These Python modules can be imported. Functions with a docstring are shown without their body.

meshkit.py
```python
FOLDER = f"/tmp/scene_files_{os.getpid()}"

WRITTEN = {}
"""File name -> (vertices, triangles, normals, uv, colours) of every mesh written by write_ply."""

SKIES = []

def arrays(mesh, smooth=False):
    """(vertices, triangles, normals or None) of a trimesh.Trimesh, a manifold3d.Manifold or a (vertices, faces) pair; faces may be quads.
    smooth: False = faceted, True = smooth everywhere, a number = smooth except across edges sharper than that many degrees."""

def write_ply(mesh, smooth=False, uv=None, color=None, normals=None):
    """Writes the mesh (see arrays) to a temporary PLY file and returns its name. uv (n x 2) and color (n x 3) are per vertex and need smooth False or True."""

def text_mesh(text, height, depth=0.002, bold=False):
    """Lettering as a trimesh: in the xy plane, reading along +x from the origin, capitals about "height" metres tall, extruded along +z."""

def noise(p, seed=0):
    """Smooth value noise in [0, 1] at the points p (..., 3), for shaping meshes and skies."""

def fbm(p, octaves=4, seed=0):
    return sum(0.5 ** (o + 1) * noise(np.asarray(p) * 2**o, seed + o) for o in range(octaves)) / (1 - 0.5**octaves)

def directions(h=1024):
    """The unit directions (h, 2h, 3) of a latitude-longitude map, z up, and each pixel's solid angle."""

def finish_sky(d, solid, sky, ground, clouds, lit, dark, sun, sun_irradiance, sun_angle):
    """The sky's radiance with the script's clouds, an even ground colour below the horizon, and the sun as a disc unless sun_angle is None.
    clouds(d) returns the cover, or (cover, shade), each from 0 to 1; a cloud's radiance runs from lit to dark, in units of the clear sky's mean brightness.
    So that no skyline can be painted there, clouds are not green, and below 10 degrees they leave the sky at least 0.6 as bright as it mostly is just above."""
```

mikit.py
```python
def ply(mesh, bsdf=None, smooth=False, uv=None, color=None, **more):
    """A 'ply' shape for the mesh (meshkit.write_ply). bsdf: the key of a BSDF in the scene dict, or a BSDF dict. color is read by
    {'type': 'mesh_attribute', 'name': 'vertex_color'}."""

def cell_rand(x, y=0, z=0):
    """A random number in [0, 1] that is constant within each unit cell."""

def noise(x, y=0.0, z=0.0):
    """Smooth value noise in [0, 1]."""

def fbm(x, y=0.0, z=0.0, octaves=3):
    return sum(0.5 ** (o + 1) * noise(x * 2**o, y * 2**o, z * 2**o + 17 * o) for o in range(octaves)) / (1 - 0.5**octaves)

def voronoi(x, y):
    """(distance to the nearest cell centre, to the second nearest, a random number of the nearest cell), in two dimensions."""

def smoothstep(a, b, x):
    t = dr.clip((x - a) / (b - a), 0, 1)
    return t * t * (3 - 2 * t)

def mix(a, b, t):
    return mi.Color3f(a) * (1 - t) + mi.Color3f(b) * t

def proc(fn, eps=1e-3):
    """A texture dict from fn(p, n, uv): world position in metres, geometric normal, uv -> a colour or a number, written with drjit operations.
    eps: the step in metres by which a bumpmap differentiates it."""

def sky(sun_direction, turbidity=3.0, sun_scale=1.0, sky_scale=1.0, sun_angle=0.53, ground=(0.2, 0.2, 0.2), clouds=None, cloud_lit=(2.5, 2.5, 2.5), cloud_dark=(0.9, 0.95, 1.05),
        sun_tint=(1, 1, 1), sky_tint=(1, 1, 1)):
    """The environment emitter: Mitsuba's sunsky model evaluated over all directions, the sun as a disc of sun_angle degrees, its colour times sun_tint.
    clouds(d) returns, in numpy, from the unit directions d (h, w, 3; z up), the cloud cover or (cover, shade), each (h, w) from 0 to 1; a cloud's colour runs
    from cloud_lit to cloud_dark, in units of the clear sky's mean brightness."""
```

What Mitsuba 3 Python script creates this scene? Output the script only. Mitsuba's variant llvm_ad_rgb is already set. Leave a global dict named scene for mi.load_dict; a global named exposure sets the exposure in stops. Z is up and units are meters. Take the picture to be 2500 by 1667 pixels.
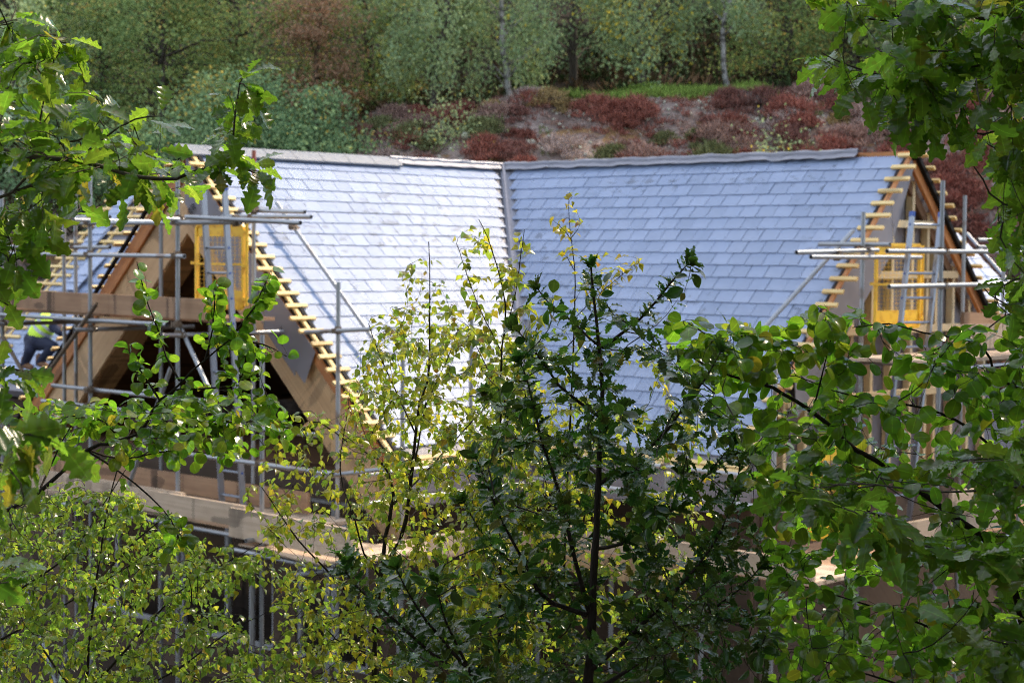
import math, random, numpy as np, drjit as dr, mitsuba as mi, trimesh, manifold3d as m3
import mikit, meshkit
from mikit import noise, fbm, cell_rand, smoothstep, mix, voronoi
T = mi.ScalarTransform4f
rng = np.random.default_rng(7)
scene, labels = {}, {}

# ---------------------------------------------------------------- camera, sky, exposure
# house frame: origin on the ground below the corner where the two ridges meet, x along the right wing, -y along the left wing
EYE = np.array([17.538, -18.446, 5.197])
FWD = np.array([-0.6840, 0.7277, -0.0488]); FWD /= np.linalg.norm(FWD)
_r = np.cross(FWD, [0, 0, 1.0]); _r /= np.linalg.norm(_r); _u = np.cross(_r, FWD)
ROLL = -0.0089
RIGHT = math.cos(ROLL) * _r - math.sin(ROLL) * _u
UP = math.sin(ROLL) * _r + math.cos(ROLL) * _u
scene['camera'] = {'type': 'thinlens', 'fov': math.degrees(2 * math.atan(1250 / 4383.0)), 'fov_axis': 'x',
                   'aperture_radius': 0.0045, 'focus_distance': 5.3, 'near_clip': 0.1, 'far_clip': 1000.0,
                   'to_world': T().look_at(origin=EYE.tolist(), target=(EYE + FWD).tolist(), up=UP.tolist())}
SUN = np.array([0.17, 0.67, 0.74])
def cloud_cover(d):
    c = meshkit.fbm(d * np.array([2.2, 2.2, 4.0]) + 5.0, 5, 3)
    return np.clip((c - 0.38) * 4.0, 0.0, 0.85), np.clip((c - 0.6) * 3.0, 0, 0.4)
scene['sky'] = mikit.sky(SUN, turbidity=3.0, sun_scale=0.35, sun_angle=5.0, clouds=cloud_cover, cloud_lit=(2.6, 2.7, 2.9), ground=(0.06, 0.07, 0.04))
exposure = 3.35

# ---------------------------------------------------------------- helpers
used = {}
def key_for(name, parent=None):
    k = (parent + '__' if parent else '') + name
    n = used.get(k, -1) + 1
    used[k] = n
    return k if n == 0 else f'{k}_{n:03d}'

def thing(name, label, cat, group=None):
    k = key_for(name)
    labels[k] = {'label': label, 'category': cat}
    if group: labels[k]['group'] = group
    return k

class MB:
    """collects boxes, beams, pipes and plates of one mesh, with uv = (metres along + 50 x piece number, metres across)"""
    count = 0
    def __init__(self): self.v, self.f, self.uv, self.n = [], [], [], 0
    def raw(self, v, f, uv):
        self.v.append(np.asarray(v, float)); self.f.append(np.asarray(f, int) + self.n); self.uv.append(np.asarray(uv, float)); self.n += len(v)
        return self
    def box(self, c, ax, h):
        """c centre, ax 3 unit axes (rows; the first is the grain), h half sizes"""
        c = np.asarray(c, float); ax = np.asarray(ax, float); h = np.asarray(h, float); MB.count += 1
        v, f, uv = [], [], []
        for k in range(3):
            a, b = [(1, 2), (0, 2), (0, 1)][k]
            for s in (-1, 1):
                n = len(v)
                for (i, j) in ((-1, -1), (1, -1), (1, 1), (-1, 1)):
                    q = np.zeros(3); q[k] = s; q[a] = i; q[b] = j
                    q = q * h
                    v.append(c + q @ ax)
                    uv.append((q[0] + MB.count % 997 * 50.0 + 25, q[1] * 1.0 + q[2] * 1.0 + k * 0.7))
                e1, e2 = v[n + 1] - v[n], v[n + 2] - v[n]
                out = np.cross(e1, e2) @ (ax[k] * s) > 0
                f += [(n, n + 1, n + 2), (n, n + 2, n + 3)] if out else [(n, n + 2, n + 1), (n, n + 3, n + 2)]
        return self.raw(v, f, uv)
    def beam(self, p, q, w, h, up=(0, 0, 1), ):
        """from p to q; w across, h along 'up' """
        p, q = np.asarray(p, float), np.asarray(q, float); a = q - p; L = np.linalg.norm(a); a /= L
        u = np.asarray(up, float); b = np.cross(u, a); b /= np.linalg.norm(b); u = np.cross(a, b)
        return self.box((p + q) / 2, [a, b, u], [L / 2, w / 2, h / 2])
    def pipe(self, p, q, r, n=12, bore=0.0, r2=None):
        p, q = np.asarray(p, float), np.asarray(q, float); a = q - p; L = np.linalg.norm(a); a /= L; MB.count += 1
        t = np.array([0, 0, 1.0]) if abs(a[2]) < .9 else np.array([1.0, 0, 0])
        b = np.cross(t, a); b /= np.linalg.norm(b); c = np.cross(a, b); ang = np.arange(n) * 2 * math.pi / n
        ring = np.cos(ang)[:, None] * b + np.sin(ang)[:, None] * c
        r2 = r if r2 is None else r2
        rings = [(p, r), (q, r2)]
        if bore: rings = [(p + a * .08, r * .82), (p, r * .82), (p, r), (q, r2), (q, r2 * .82), (q - a * .08, r2 * .82)]
        v = np.vstack([o + ring * rr for o, rr in rings]); f = []
        for k in range(len(rings) - 1):
            for i in range(n):
                j = (i + 1) % n; A, B = k * n + i, k * n + j
                f += [(A, B, B + n), (A, B + n, A + n)]
        e = len(rings) - 1
        v = np.vstack([v, [rings[0][0]], [rings[-1][0]]]); m = len(v)
        for i in range(n):
            j = (i + 1) % n; f += [(m - 2, j, i), (m - 1, e * n + i, e * n + j)]
        uv = np.stack([(v - p) @ a + MB.count % 997 * 50.0 + 25, np.zeros(len(v))], 1)
        return self.raw(v, f, uv)
    def plate(self, poly, nrm, th):
        """a planar convex polygon given a thickness th along -nrm"""
        P = np.asarray(poly, float); nrm = np.asarray(nrm, float); MB.count += 1; n = len(P)
        a = P[1] - P[0]; a /= np.linalg.norm(a); b = np.cross(nrm, a)
        if np.cross(P[1] - P[0], P[2] - P[0]) @ nrm < 0: P = P[::-1]
        Q = P - nrm * th; v, f = [], []
        v += list(P); f += [(0, i, i + 1) for i in range(1, n - 1)]
        v += list(Q); f += [(n, n + i + 1, n + i) for i in range(1, n - 1)]
        for i in range(n):
            j = (i + 1) % n; k = len(v); v += [P[i], Q[i], Q[j], P[j]]; f += [(k, k + 1, k + 2), (k, k + 2, k + 3)]
        v = np.array(v); uv = np.stack([(v - P[0]) @ a + MB.count % 997 * 50.0 + 25, (v - P[0]) @ b], 1)
        return self.raw(v, f, uv)
    def mesh(self):
        return (np.vstack(self.v), np.vstack(self.f)), np.vstack(self.uv)

def part(name, mb, bsdf, parent=None, smooth=False, kind=None, label=None):
    k = key_for(name, parent)
    m, uv = mb.mesh() if isinstance(mb, MB) else mb
    scene[k] = mikit.ply(m, bsdf, smooth=smooth, uv=uv)
    if kind or label:
        labels[k] = {}
        if kind: labels[k]['kind'] = kind
        if label: labels[k]['label'] = label
    return k

def structure(name, mesh, uv, bsdf, smooth=False, kind='structure', label=None, color=None):
    scene[name] = mikit.ply(mesh, bsdf, smooth=smooth, uv=uv, color=color)
    labels[name] = {'kind': kind}
    if label: labels[name]['label'] = label
    return name

def at(px, py, dist):
    """the point that stands dist metres in front of the lens where the (2500 wide) photograph has its pixel px, py"""
    return EYE + dist * (FWD + RIGHT * (px - 1250) / 4383.0 - UP * (py - 833.5) / 4383.0)

# ---------------------------------------------------------------- materials
def principled(fn=None, rgb=None, rough=0.6, metallic=0.0, spec=0.5, two=True, bump=None, bump_scale=1.0, **kw):
    b = {'type': 'principled', 'base_color': mikit.proc(fn) if fn else {'type': 'rgb', 'value': list(rgb)}, 'roughness': rough, 'metallic': metallic, 'specular': spec, **kw}
    if bump: b = {'type': 'bumpmap', 'arbitrary': mikit.proc(bump, eps=2e-3), 'scale': bump_scale, 'bsdf': b}
    return {'type': 'twosided', 'bsdf': b} if two else b

def wood(light, dark, stain=0.0):
    def fn(p, n, uv):
        pid = dr.floor(uv.x / 50.0)
        t = cell_rand(pid, 3)
        g = fbm(uv.x * 1.3 + t * 40, uv.y * 55.0, t * 9, 3)
        k = fbm(uv.x * 5.0, uv.y * 9.0 + t * 7, 2.0, 2)
        c = mix(dark, light, dr.clip(0.25 + 0.9 * (g - .5) + 0.5 * t + 0.5 * (k - .4), 0, 1))
        if stain:
            s = smoothstep(0.58, 0.75, noise(uv.x * 4.5, t * 30, 1.0)) * smoothstep(.35, .6, noise(uv.x * 22, uv.y * 3))
            c = c * (1 - stain * s)
        knot = smoothstep(.80, .86, noise(uv.x * 2.2 + t * 50, uv.y * 6.0 + t * 20, 5.0))
        return c * (1 - 0.45 * knot)
    return fn

def slate_color(p, n, uv):
    t = cell_rand(dr.floor(uv.x / 50.0), 11)
    patch = fbm(p.x * 5 + 3, p.y * 5, p.z * 5, 4)
    smear = smoothstep(0.57, 0.72, fbm(p.x * 9 + t * 5, p.y * 9, p.z * 14, 4)) * smoothstep(.48, .62, noise(p.x * 1.1 + 4, p.y * 1.1, p.z * 1.1))
    c = mix((0.215, 0.268, 0.385), (0.285, 0.338, 0.462), t * .55 + .6 * (patch - .3))
    return c * (0.94 + .12 * cell_rand(dr.floor(uv.x / 50.0), 31)) * (1 - 0.45 * smear)

def slate_rough(p, n, uv):
    return 0.40 + 0.06 * cell_rand(dr.floor(uv.x / 50.0), 23) + 0.05 * noise(p.x * 8, p.y * 8, p.z * 8)
def membrane_color(p, n, uv):
    return mix((0.15, 0.14, 0.155), (0.24, 0.225, 0.24), fbm(p.x * 3, p.y * 3, p.z * 3, 3))
def steel_color(p, n, uv):
    t = cell_rand(dr.floor(uv.x / 50.0), 5)
    a = fbm(p.x * 14, p.y * 14, p.z * 6, 3)
    c = mix((0.24, 0.25, 0.26), (0.44, 0.45, 0.46), 0.5 * a + 0.5 * t)
    return mix(c, (0.20, 0.11, 0.06), 0.6 * smoothstep(.6, .72, fbm(p.x * 5 + 9, p.y * 5, p.z * 5, 3)) * smoothstep(.4, .8, t))
def rust_color(p, n, uv):
    return mix((0.10, 0.06, 0.035), (0.22, 0.17, 0.12), fbm(p.x * 60, p.y * 60, p.z * 60, 2))
def lead_color(p, n, uv):
    return mix((0.17, 0.17, 0.195), (0.26, 0.255, 0.29), fbm(p.x * 7, p.y * 7, p.z * 7, 3))
def tile_color(p, n, uv):
    return mix((0.135, 0.145, 0.165), (0.20, 0.21, 0.235), fbm(p.x * 12, p.y * 12, p.z * 12, 3))
def paint_color(p, n, uv):
    return mix((0.85, 0.50, 0.03), (0.72, 0.38, 0.02), smoothstep(.5, .7, fbm(p.x * 15, p.y * 15, p.z * 15, 3)))
def soil_color(p, n, uv):
    g = fbm(p.x * .5, p.y * .5, 1, 4); h = fbm(p.x * 6, p.y * 6, p.z * 6, 3)
    d = (p.x - EYE[0]) * FWD[0] + (p.y - EYE[1]) * FWD[1]
    near = mix((0.035, 0.025, 0.018), (0.06, 0.045, 0.033), h)            # trodden earth of the yard, leaf litter of the woods
    scree = mix((0.13, 0.092, 0.075), (0.26, 0.20, 0.17), smoothstep(.3, .7, fbm(p.x * 3, p.y * 3, p.z * 3, 4)))
    ochre = mix(scree, (0.22, 0.13, 0.06), smoothstep(.58, .66, fbm(p.x * 1.6 + 7, p.y * 1.6, p.z * 1.6, 4))) * (0.6 + 0.8 * noise(p.x * 22, p.y * 22, p.z * 22))
    bank = smoothstep(30.0, 31.0, d) * (1 - smoothstep(37.5, 39.0, d))
    return mix(near, ochre, bank) * (0.75 + 0.5 * g)
def bark_color(p, n, uv):
    return mix((0.045, 0.035, 0.028), (0.12, 0.10, 0.085), fbm(p.x * 30, p.y * 30, p.z * 8, 3))
def birch_bark(p, n, uv):
    return mix((0.09, 0.08, 0.07), (0.34, 0.32, 0.29), smoothstep(.35, .6, fbm(p.x * 5, p.y * 5, p.z * 9, 3)))
def rock_color(p, n, uv):
    return mix((0.20, 0.19, 0.16), (0.52, 0.52, 0.40), smoothstep(.3, .65, fbm(p.x * 6, p.y * 6, p.z * 6, 3)))

M = {
    'slate': principled(slate_color, rough=mikit.proc(slate_rough), spec=0.42),
    'batten_timber': principled(wood((0.80, 0.60, 0.26), (0.62, 0.40, 0.14)), rough=0.6),
    'stud_timber': principled(wood((0.62, 0.50, 0.30), (0.48, 0.34, 0.17)), rough=0.65),
    'plywood': principled(wood((0.56, 0.37, 0.19), (0.38, 0.22, 0.10), 0.3), rough=0.6),
    'barge_timber': principled(wood((0.52, 0.21, 0.06), (0.28, 0.10, 0.03)), rough=0.55),
    'board_timber': principled(wood((0.42, 0.25, 0.14), (0.26, 0.14, 0.075), 0.65), rough=0.75),
    'pale_board': principled(wood((0.56, 0.42, 0.29), (0.37, 0.26, 0.17), 0.3), rough=0.75),
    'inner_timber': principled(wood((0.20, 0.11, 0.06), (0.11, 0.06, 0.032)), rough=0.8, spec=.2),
    'membrane': principled(membrane_color, rough=0.55, spec=.35),
    'black_felt': principled(rgb=(0.010, 0.010, 0.011), rough=0.7, spec=.15),
    'ink': principled(rgb=(0.03, 0.03, 0.035), rough=0.7),
    'steel': principled(steel_color, rough=0.48, metallic=0.75),
    'rust': principled(rust_color, rough=0.7, metallic=0.3),
    'red_paint': principled(rgb=(0.34, 0.10, 0.06), rough=0.5),
    'yellow_paint': principled(paint_color, rough=0.4),
    'aluminium': principled(rgb=(0.30, 0.32, 0.36), rough=0.38, metallic=0.7),
    'blue_plastic': principled(rgb=(0.03, 0.08, 0.30), rough=0.4),
    'lead': principled(lead_color, rough=0.42, metallic=0.25),
    'ridge_clay': principled(tile_color, rough=0.5),
    'soil': principled(soil_color, rough=0.95, spec=.1, two=False),
    'bark': principled(bark_color, rough=0.85, spec=.25),
    'dark_bark': principled(rgb=(0.028, 0.02, 0.016), rough=0.8, spec=.25),
    'birch_bark': principled(birch_bark, rough=0.7, spec=.3),
    'rock': principled(rock_color, rough=0.85, spec=.3),
    'tint': principled(fn=None, rgb=(.1, .1, .1), rough=0.85, spec=.15),
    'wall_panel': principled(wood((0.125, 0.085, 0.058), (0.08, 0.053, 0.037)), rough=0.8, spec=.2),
    'frame_white': principled(rgb=(0.35, 0.35, 0.35), rough=0.5),
    'window_glass': {'type': 'thindielectric'},
    'hivis': principled(rgb=(0.66, 0.93, 0.07), rough=0.75),
    'reflective': principled(rgb=(0.45, 0.46, 0.48), rough=0.45, metallic=.2),
    'navy_cloth': principled(rgb=(0.018, 0.022, 0.045), rough=0.9, sheen=.3),
    'skin': principled(rgb=(0.42, 0.24, 0.17), rough=0.55),
    'boot': principled(rgb=(0.16, 0.075, 0.03), rough=0.7),
}
M['tint']['bsdf']['base_color'] = {'type': 'mesh_attribute', 'name': 'vertex_color'}
scene.update(M)

def leaf_bsdf(name, fresh, yellow, brown, t_fresh, t_yellow, rough, share=0.5, spec=0.5, margin=0.0, spots=0.0):
    """a leaf reflects with a sheen on both faces and lets light through; uv.x = ripeness of the leaf (0 green, .5 yellow, 1 brown) and its own tone in steps of 10, uv.y = distance from the midrib"""
    brown_ = brown
    def ramp(a, b, c):
        def fn(p, n, uv):
            own = dr.floor(uv.x / 10.0) / 10.0
            r = uv.x - dr.floor(uv.x / 10.0) * 10.0
            col = mix(mix(a, b, dr.clip(r * 2, 0, 1)), c, dr.clip(r * 2 - 1, 0, 1))
            vein = 1.0 + 0.45 * (1 - smoothstep(0.02, 0.10, uv.y))
            vein = vein + margin * smoothstep(.86, .97, uv.y)
            if spots:
                col = mix(col, brown_, spots * smoothstep(.70, .78, noise(p.x * 90 + own * 31, p.y * 90, p.z * 90)))
            return col * (0.62 + 0.76 * own) * vein * (0.85 + 0.3 * noise(p.x * 60, p.y * 60, p.z * 60))
        return fn
    scene[name] = {'type': 'blendbsdf', 'weight': share,
                   'a': {'type': 'twosided', 'bsdf': {'type': 'principled', 'base_color': mikit.proc(ramp(fresh, yellow, brown)), 'roughness': rough, 'specular': spec}},
                   'b': {'type': 'principledthin', 'base_color': mikit.proc(ramp(t_fresh, t_yellow, brown)), 'roughness': 0.6, 'diff_trans': 2.0, 'eta': 1.33}}
BROWN = (0.20, 0.07, 0.025)
leaf_bsdf('oak_leaf', (0.05, 0.115, 0.020), (0.20, 0.19, 0.03), BROWN, (0.20, 0.47, 0.03), (0.58, 0.52, 0.05), 0.22, spec=.6, spots=.25)
leaf_bsdf('round_leaf', (0.038, 0.11, 0.018), (0.24, 0.24, 0.02), BROWN, (0.165, 0.47, 0.022), (0.62, 0.58, 0.04), 0.20, spec=.6, spots=.15)
leaf_bsdf('birch_leaf', (0.085, 0.16, 0.035), (0.36, 0.30, 0.02), (0.42, 0.16, 0.03), (0.27, 0.52, 0.05), (0.78, 0.66, 0.05), 0.22, spec=.7)
leaf_bsdf('holly_leaf', (0.018, 0.068, 0.015), (0.10, 0.09, 0.02), (0.08, 0.03, 0.015), (0.035, 0.18, 0.014), (0.2, 0.2, 0.03), 0.18, share=0.25, spec=0.45, margin=1.6)
# ---------------------------------------------------------------- terrain
def lerp_table(x, xs, ys): return np.interp(x, xs, ys)
def to_ld(x, y):
    f2 = FWD[:2] / np.linalg.norm(FWD[:2]); r2 = np.array([f2[1], -f2[0]])
    dx, dy = x - EYE[0], y - EYE[1]
    return dx * r2[0] + dy * r2[1], dx * f2[0] + dy * f2[1]
def from_ld(l, d):
    f2 = FWD[:2] / np.linalg.norm(FWD[:2]); r2 = np.array([f2[1], -f2[0]])
    return EYE[0] + l * r2[0] + d * f2[0], EYE[1] + l * r2[1] + d * f2[1]
def ground_ld(l, d):
    l, d = np.asarray(l, float), np.asarray(d, float)
    # bank foot and crest shift with l; left of the bank the slope is lower and wooded
    near = lerp_table(d, [-60, -2, 1.5, 4, 9, 11, 27.5], [6.5, 3.9, 3.6, 2.4, 0.25, 0.0, 0.0])
    crest_z = lerp_table(l, [-30, -10, -4.2, -3.0, 0, 3, 6, 9, 14, 30], [6.6, 6.5, 7.2, 7.85, 8.25, 8.32, 8.6, 8.7, 8.5, 8.5])
    u = np.clip((d - 29.0) / 8.0, 0, 1)
    bank = crest_z * (u * 1.35 - 0.35 * u * u * u)
    woods = crest_z + np.clip(d - 37.0, 0, None) * lerp_table(d, [37, 40, 46, 200], [0.05, 0.14, 0.30, 0.34])
    z = np.where(d < 28.5, near, np.where(d < 37.0, bank, woods))
    lump = (meshkit.fbm(np.stack([l * .7, d * .7, 0 * l], -1), 4, 5) - .5) * 0.7 * np.clip((d - 29) / 3, 0, 1)
    rough = (meshkit.fbm(np.stack([l * 1.7, d * 1.7, 0 * l + 4], -1), 3, 9) - .5) * 0.10
    return z + lump + rough
ls = np.concatenate([np.linspace(-160, -24, 24), np.linspace(-22, 22, 150), np.linspace(24, 160, 24)])
ds = np.concatenate([np.linspace(-60, -3, 12), np.linspace(-2, 27, 70), np.linspace(27.3, 46, 130), np.linspace(47, 240, 50)])
LL, DD = np.meshgrid(ls, ds, indexing='ij')
GX, GY = from_ld(LL, DD); GZ = ground_ld(LL, DD)
gv = np.stack([GX, GY, GZ], -1).reshape(-1, 3); nd = len(ds)
gi = (np.arange(len(ls) - 1)[:, None] * nd + np.arange(nd - 1)[None, :]).ravel()
gf = np.vstack([np.stack([gi, gi + 1, gi + nd + 1], 1), np.stack([gi, gi + nd + 1, gi + nd], 1)])
if np.cross(gv[gf[0, 1]] - gv[gf[0, 0]], gv[gf[0, 2]] - gv[gf[0, 0]])[2] < 0: gf = gf[:, ::-1]
structure('ground', (gv, gf), np.zeros((len(gv), 2)), 'soil', smooth=True, label='earth yard and wooded hillside')
def ground_point(l, d, up=0.0):
    x, y = from_ld(l, d); return np.stack([x, y, ground_ld(l, d) + up], -1)

# ---------------------------------------------------------------- the house
Z_RIDGE = 6.40; X0, Y0 = -0.14, 0.14           # ridge heights and lines: left wing ridge at x = X0, main ridge at y = Y0
TH1, TH2 = 0.7525, 0.8019                      # roof pitches
C1, S1, C2, S2 = math.cos(TH1), math.sin(TH1), math.cos(TH2), math.sin(TH2)
N1 = np.array([S1, 0, C1]); D1 = np.array([C1, 0, -S1])          # left wing, inner slope: falls towards +x
N1b = np.array([-S1, 0, C1]); D1b = np.array([-C1, 0, -S1])      # its outer slope
N2 = np.array([0, -S2, C2]); D2 = np.array([0, -C2, -S2])        # main range, front slope: falls towards -y
N2b = np.array([0, S2, C2]); D2b = np.array([0, C2, -S2])
O1 = np.array([X0, 0, Z_RIDGE]); O2 = np.array([0, Y0, Z_RIDGE])
def r1(y, s, h=0.0): return O1 + np.array([0, y, 0]) + D1 * s + N1 * h
def r1b(y, s, h=0.0): return O1 + np.array([0, y, 0]) + D1b * s + N1b * h
def r2(x, s, h=0.0): return O2 + np.array([x, 0, 0]) + D2 * s + N2 * h
def r2b(x, s, h=0.0): return O2 + np.array([x, 0, 0]) + D2b * s + N2b * h
E1, E2 = 5.05, 4.78       # slope lengths to the eaves
GA = 0.2                  # slate gauge
house = thing('house', 'unfinished L shaped timber house with two slated roof wings meeting in a valley', 'house')
# valley: where the inner slopes meet; on the left slope y_v(s), on the main slope x_v(s)
def yv(s): return Y0 - (S1 * s / S2) * C2
def xv(s): return X0 + (S2 * s / S1) * C1
YG, XG = -5.18, 6.38      # gable faces of the left and of the right wing

def slope_plate(name, pts, nrm, th, mat):
    return part(name, MB().plate(pts, nrm, th), mat, house)
roofL = slope_plate('roof_slope', [r1(yv(0), 0), r1(YG - .10, 0), r1(YG - .10, E1 - .05), r1(yv(E1 - .05), E1 - .05)], N1, 0.16, 'membrane')
roofR = slope_plate('roof_slope', [r2(xv(0), 0), r2(XG + .02, 0), r2(XG + .02, E2 - .05), r2(xv(E2 - .05), E2 - .05)], N2, 0.16, 'membrane')
xvl = lambda s: X0 - (S2 * s / S1) * C1
roofW = slope_plate('roof_slope', [r2(-9.15, 0), r2(xvl(0), 0), r2(xvl(E2), E2), r2(-9.15, E2)], N2, 0.16, 'membrane')
slope_plate('roof_slope', [r1b(Y0, 0), r1b(YG - .1, 0), r1b(YG - .1, E1), r1b(Y0 - 3.0, E1)], N1b, 0.16, 'membrane')
slope_plate('roof_slope', [r2b(-9.15, 0), r2b(XG, 0), r2b(XG, E2), r2b(-9.15, E2)], N2b, 0.16, 'membrane')

# slates: each its own slab, tilted on the one below, with gaps
def slate_slab(P, along, down, nrm, w, l, t, tilt, clip=None):
    """P middle of the lower edge on the roof plane; returns verts of a slab with slightly dressed edges"""
    hb, ht = tilt * 1.0, tilt * .08
    j = rng.normal(0, 0.0018, 8); j[6:] *= .45
    A = P - along * (w / 2 + j[0]) + down * j[1] + nrm * (hb + j[6]); B = P + along * (w / 2 + j[2]) + down * j[3] + nrm * (hb + j[7])
    Cc = B - down * l - nrm * (hb - ht); Dd = A - down * l - nrm * (hb - ht)
    top = np.array([A, B, Cc, Dd])
    return np.vstack([top, top - nrm * t])
SF = np.array([(0, 1, 2), (0, 2, 3), (4, 6, 5), (4, 7, 6), (0, 4, 5), (0, 5, 1), (1, 5, 6), (1, 6, 2), (2, 6, 7), (2, 7, 3), (3, 7, 4), (3, 4, 0)])
if True:
    _c = np.array([[0, 0, 0], [1, 0, 0], [1, 1, 0], [0, 1, 0], [0, 0, -1], [1, 0, -1], [1, 1, -1], [0, 1, -1]], float)
def slate_arrays(v8, idx):
    f = SF; v = v8[f.ravel()]; ff = np.arange(len(v)).reshape(-1, 3)
    ctr = v8.mean(0); nn = np.cross(v[1] - v[0], v[2] - v[0])
    if nn @ (v[:3].mean(0) - ctr) < 0: ff = ff[:, ::-1]
    return v, ff, np.tile([[idx * 50.0 + 25, 0.5]], (len(v), 1))
slate_no = [0]; slate_list = {}
def lay_slates(holder, r, along, down, nrm, lo, hi, s_first, rows, skip=None, edge_lo=None, edge_hi=None):
    """courses of slates: r(a, s) a point of the slope, lo(s)..hi(s) the extent along it"""
    out = slate_list.setdefault(holder, [])
    t = 0.0085
    for k in range(rows):
        s = s_first + GA * k; a0, a1 = lo(s), hi(s)
        off = 0.125 * (k % 2)
        edges = [a0]
        x = math.floor(a0 / .25) * .25 + off
        if edge_lo == 'verge':                      # every other course starts with a slate and a half at the verge
            edges = [a0, a0 + (0.25 if k % 2 else 0.375)]; x = edges[-1] + .25
            while x < a1 - .04: edges.append(x); x += .25
            edges.append(a1)
        else:
            edges = [a1, a1 - (0.25 if k % 2 else 0.375)]; x = edges[-1] - .25
            while x > a0 + .04: edges.append(x); x -= .25
            edges.append(a0); edges = edges[::-1]
        for p, q in zip(edges[:-1], edges[1:]):
            if q - p < .03: continue
            c = (p + q) / 2
            if skip and skip(c, s): continue
            slate_no[0] += 1
            dj = rng.normal(0, .0022)
            v8 = slate_slab(r(c, s + dj), along, down, nrm, q - p - 0.0085, min(.44, max(s - .02, .12)), t * rng.uniform(.85, 1.15), 0.026 + rng.normal(0, .0005))
            out.append(slate_arrays(v8, slate_no[0] % 900))
AY, AX = np.array([0, 1.0, 0]), np.array([1.0, 0, 0])
S_FIRST1, S_FIRST2 = 0.26, 0.247
lay_slates(roofL, r1, AY, D1, N1, lambda s: YG - .07, lambda s: yv(s) - .075, S_FIRST1, 24, edge_lo='verge')
lay_slates(roofR, r2, AX, D2, N2, lambda s: xv(s) + .075, lambda s: XG + .02, S_FIRST2, 23)
lay_slates(roofW, r2, AX, D2, N2, lambda s: -8.95, lambda s: xvl(s) - .12, S_FIRST2 + GA * 7, 16, skip=lambda c, s: (s < 2.3 and c > -7.0) or (s < 1.9) or (s > 2.9 and -8.6 < c < -7.6 and s < 3.3) )
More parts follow.
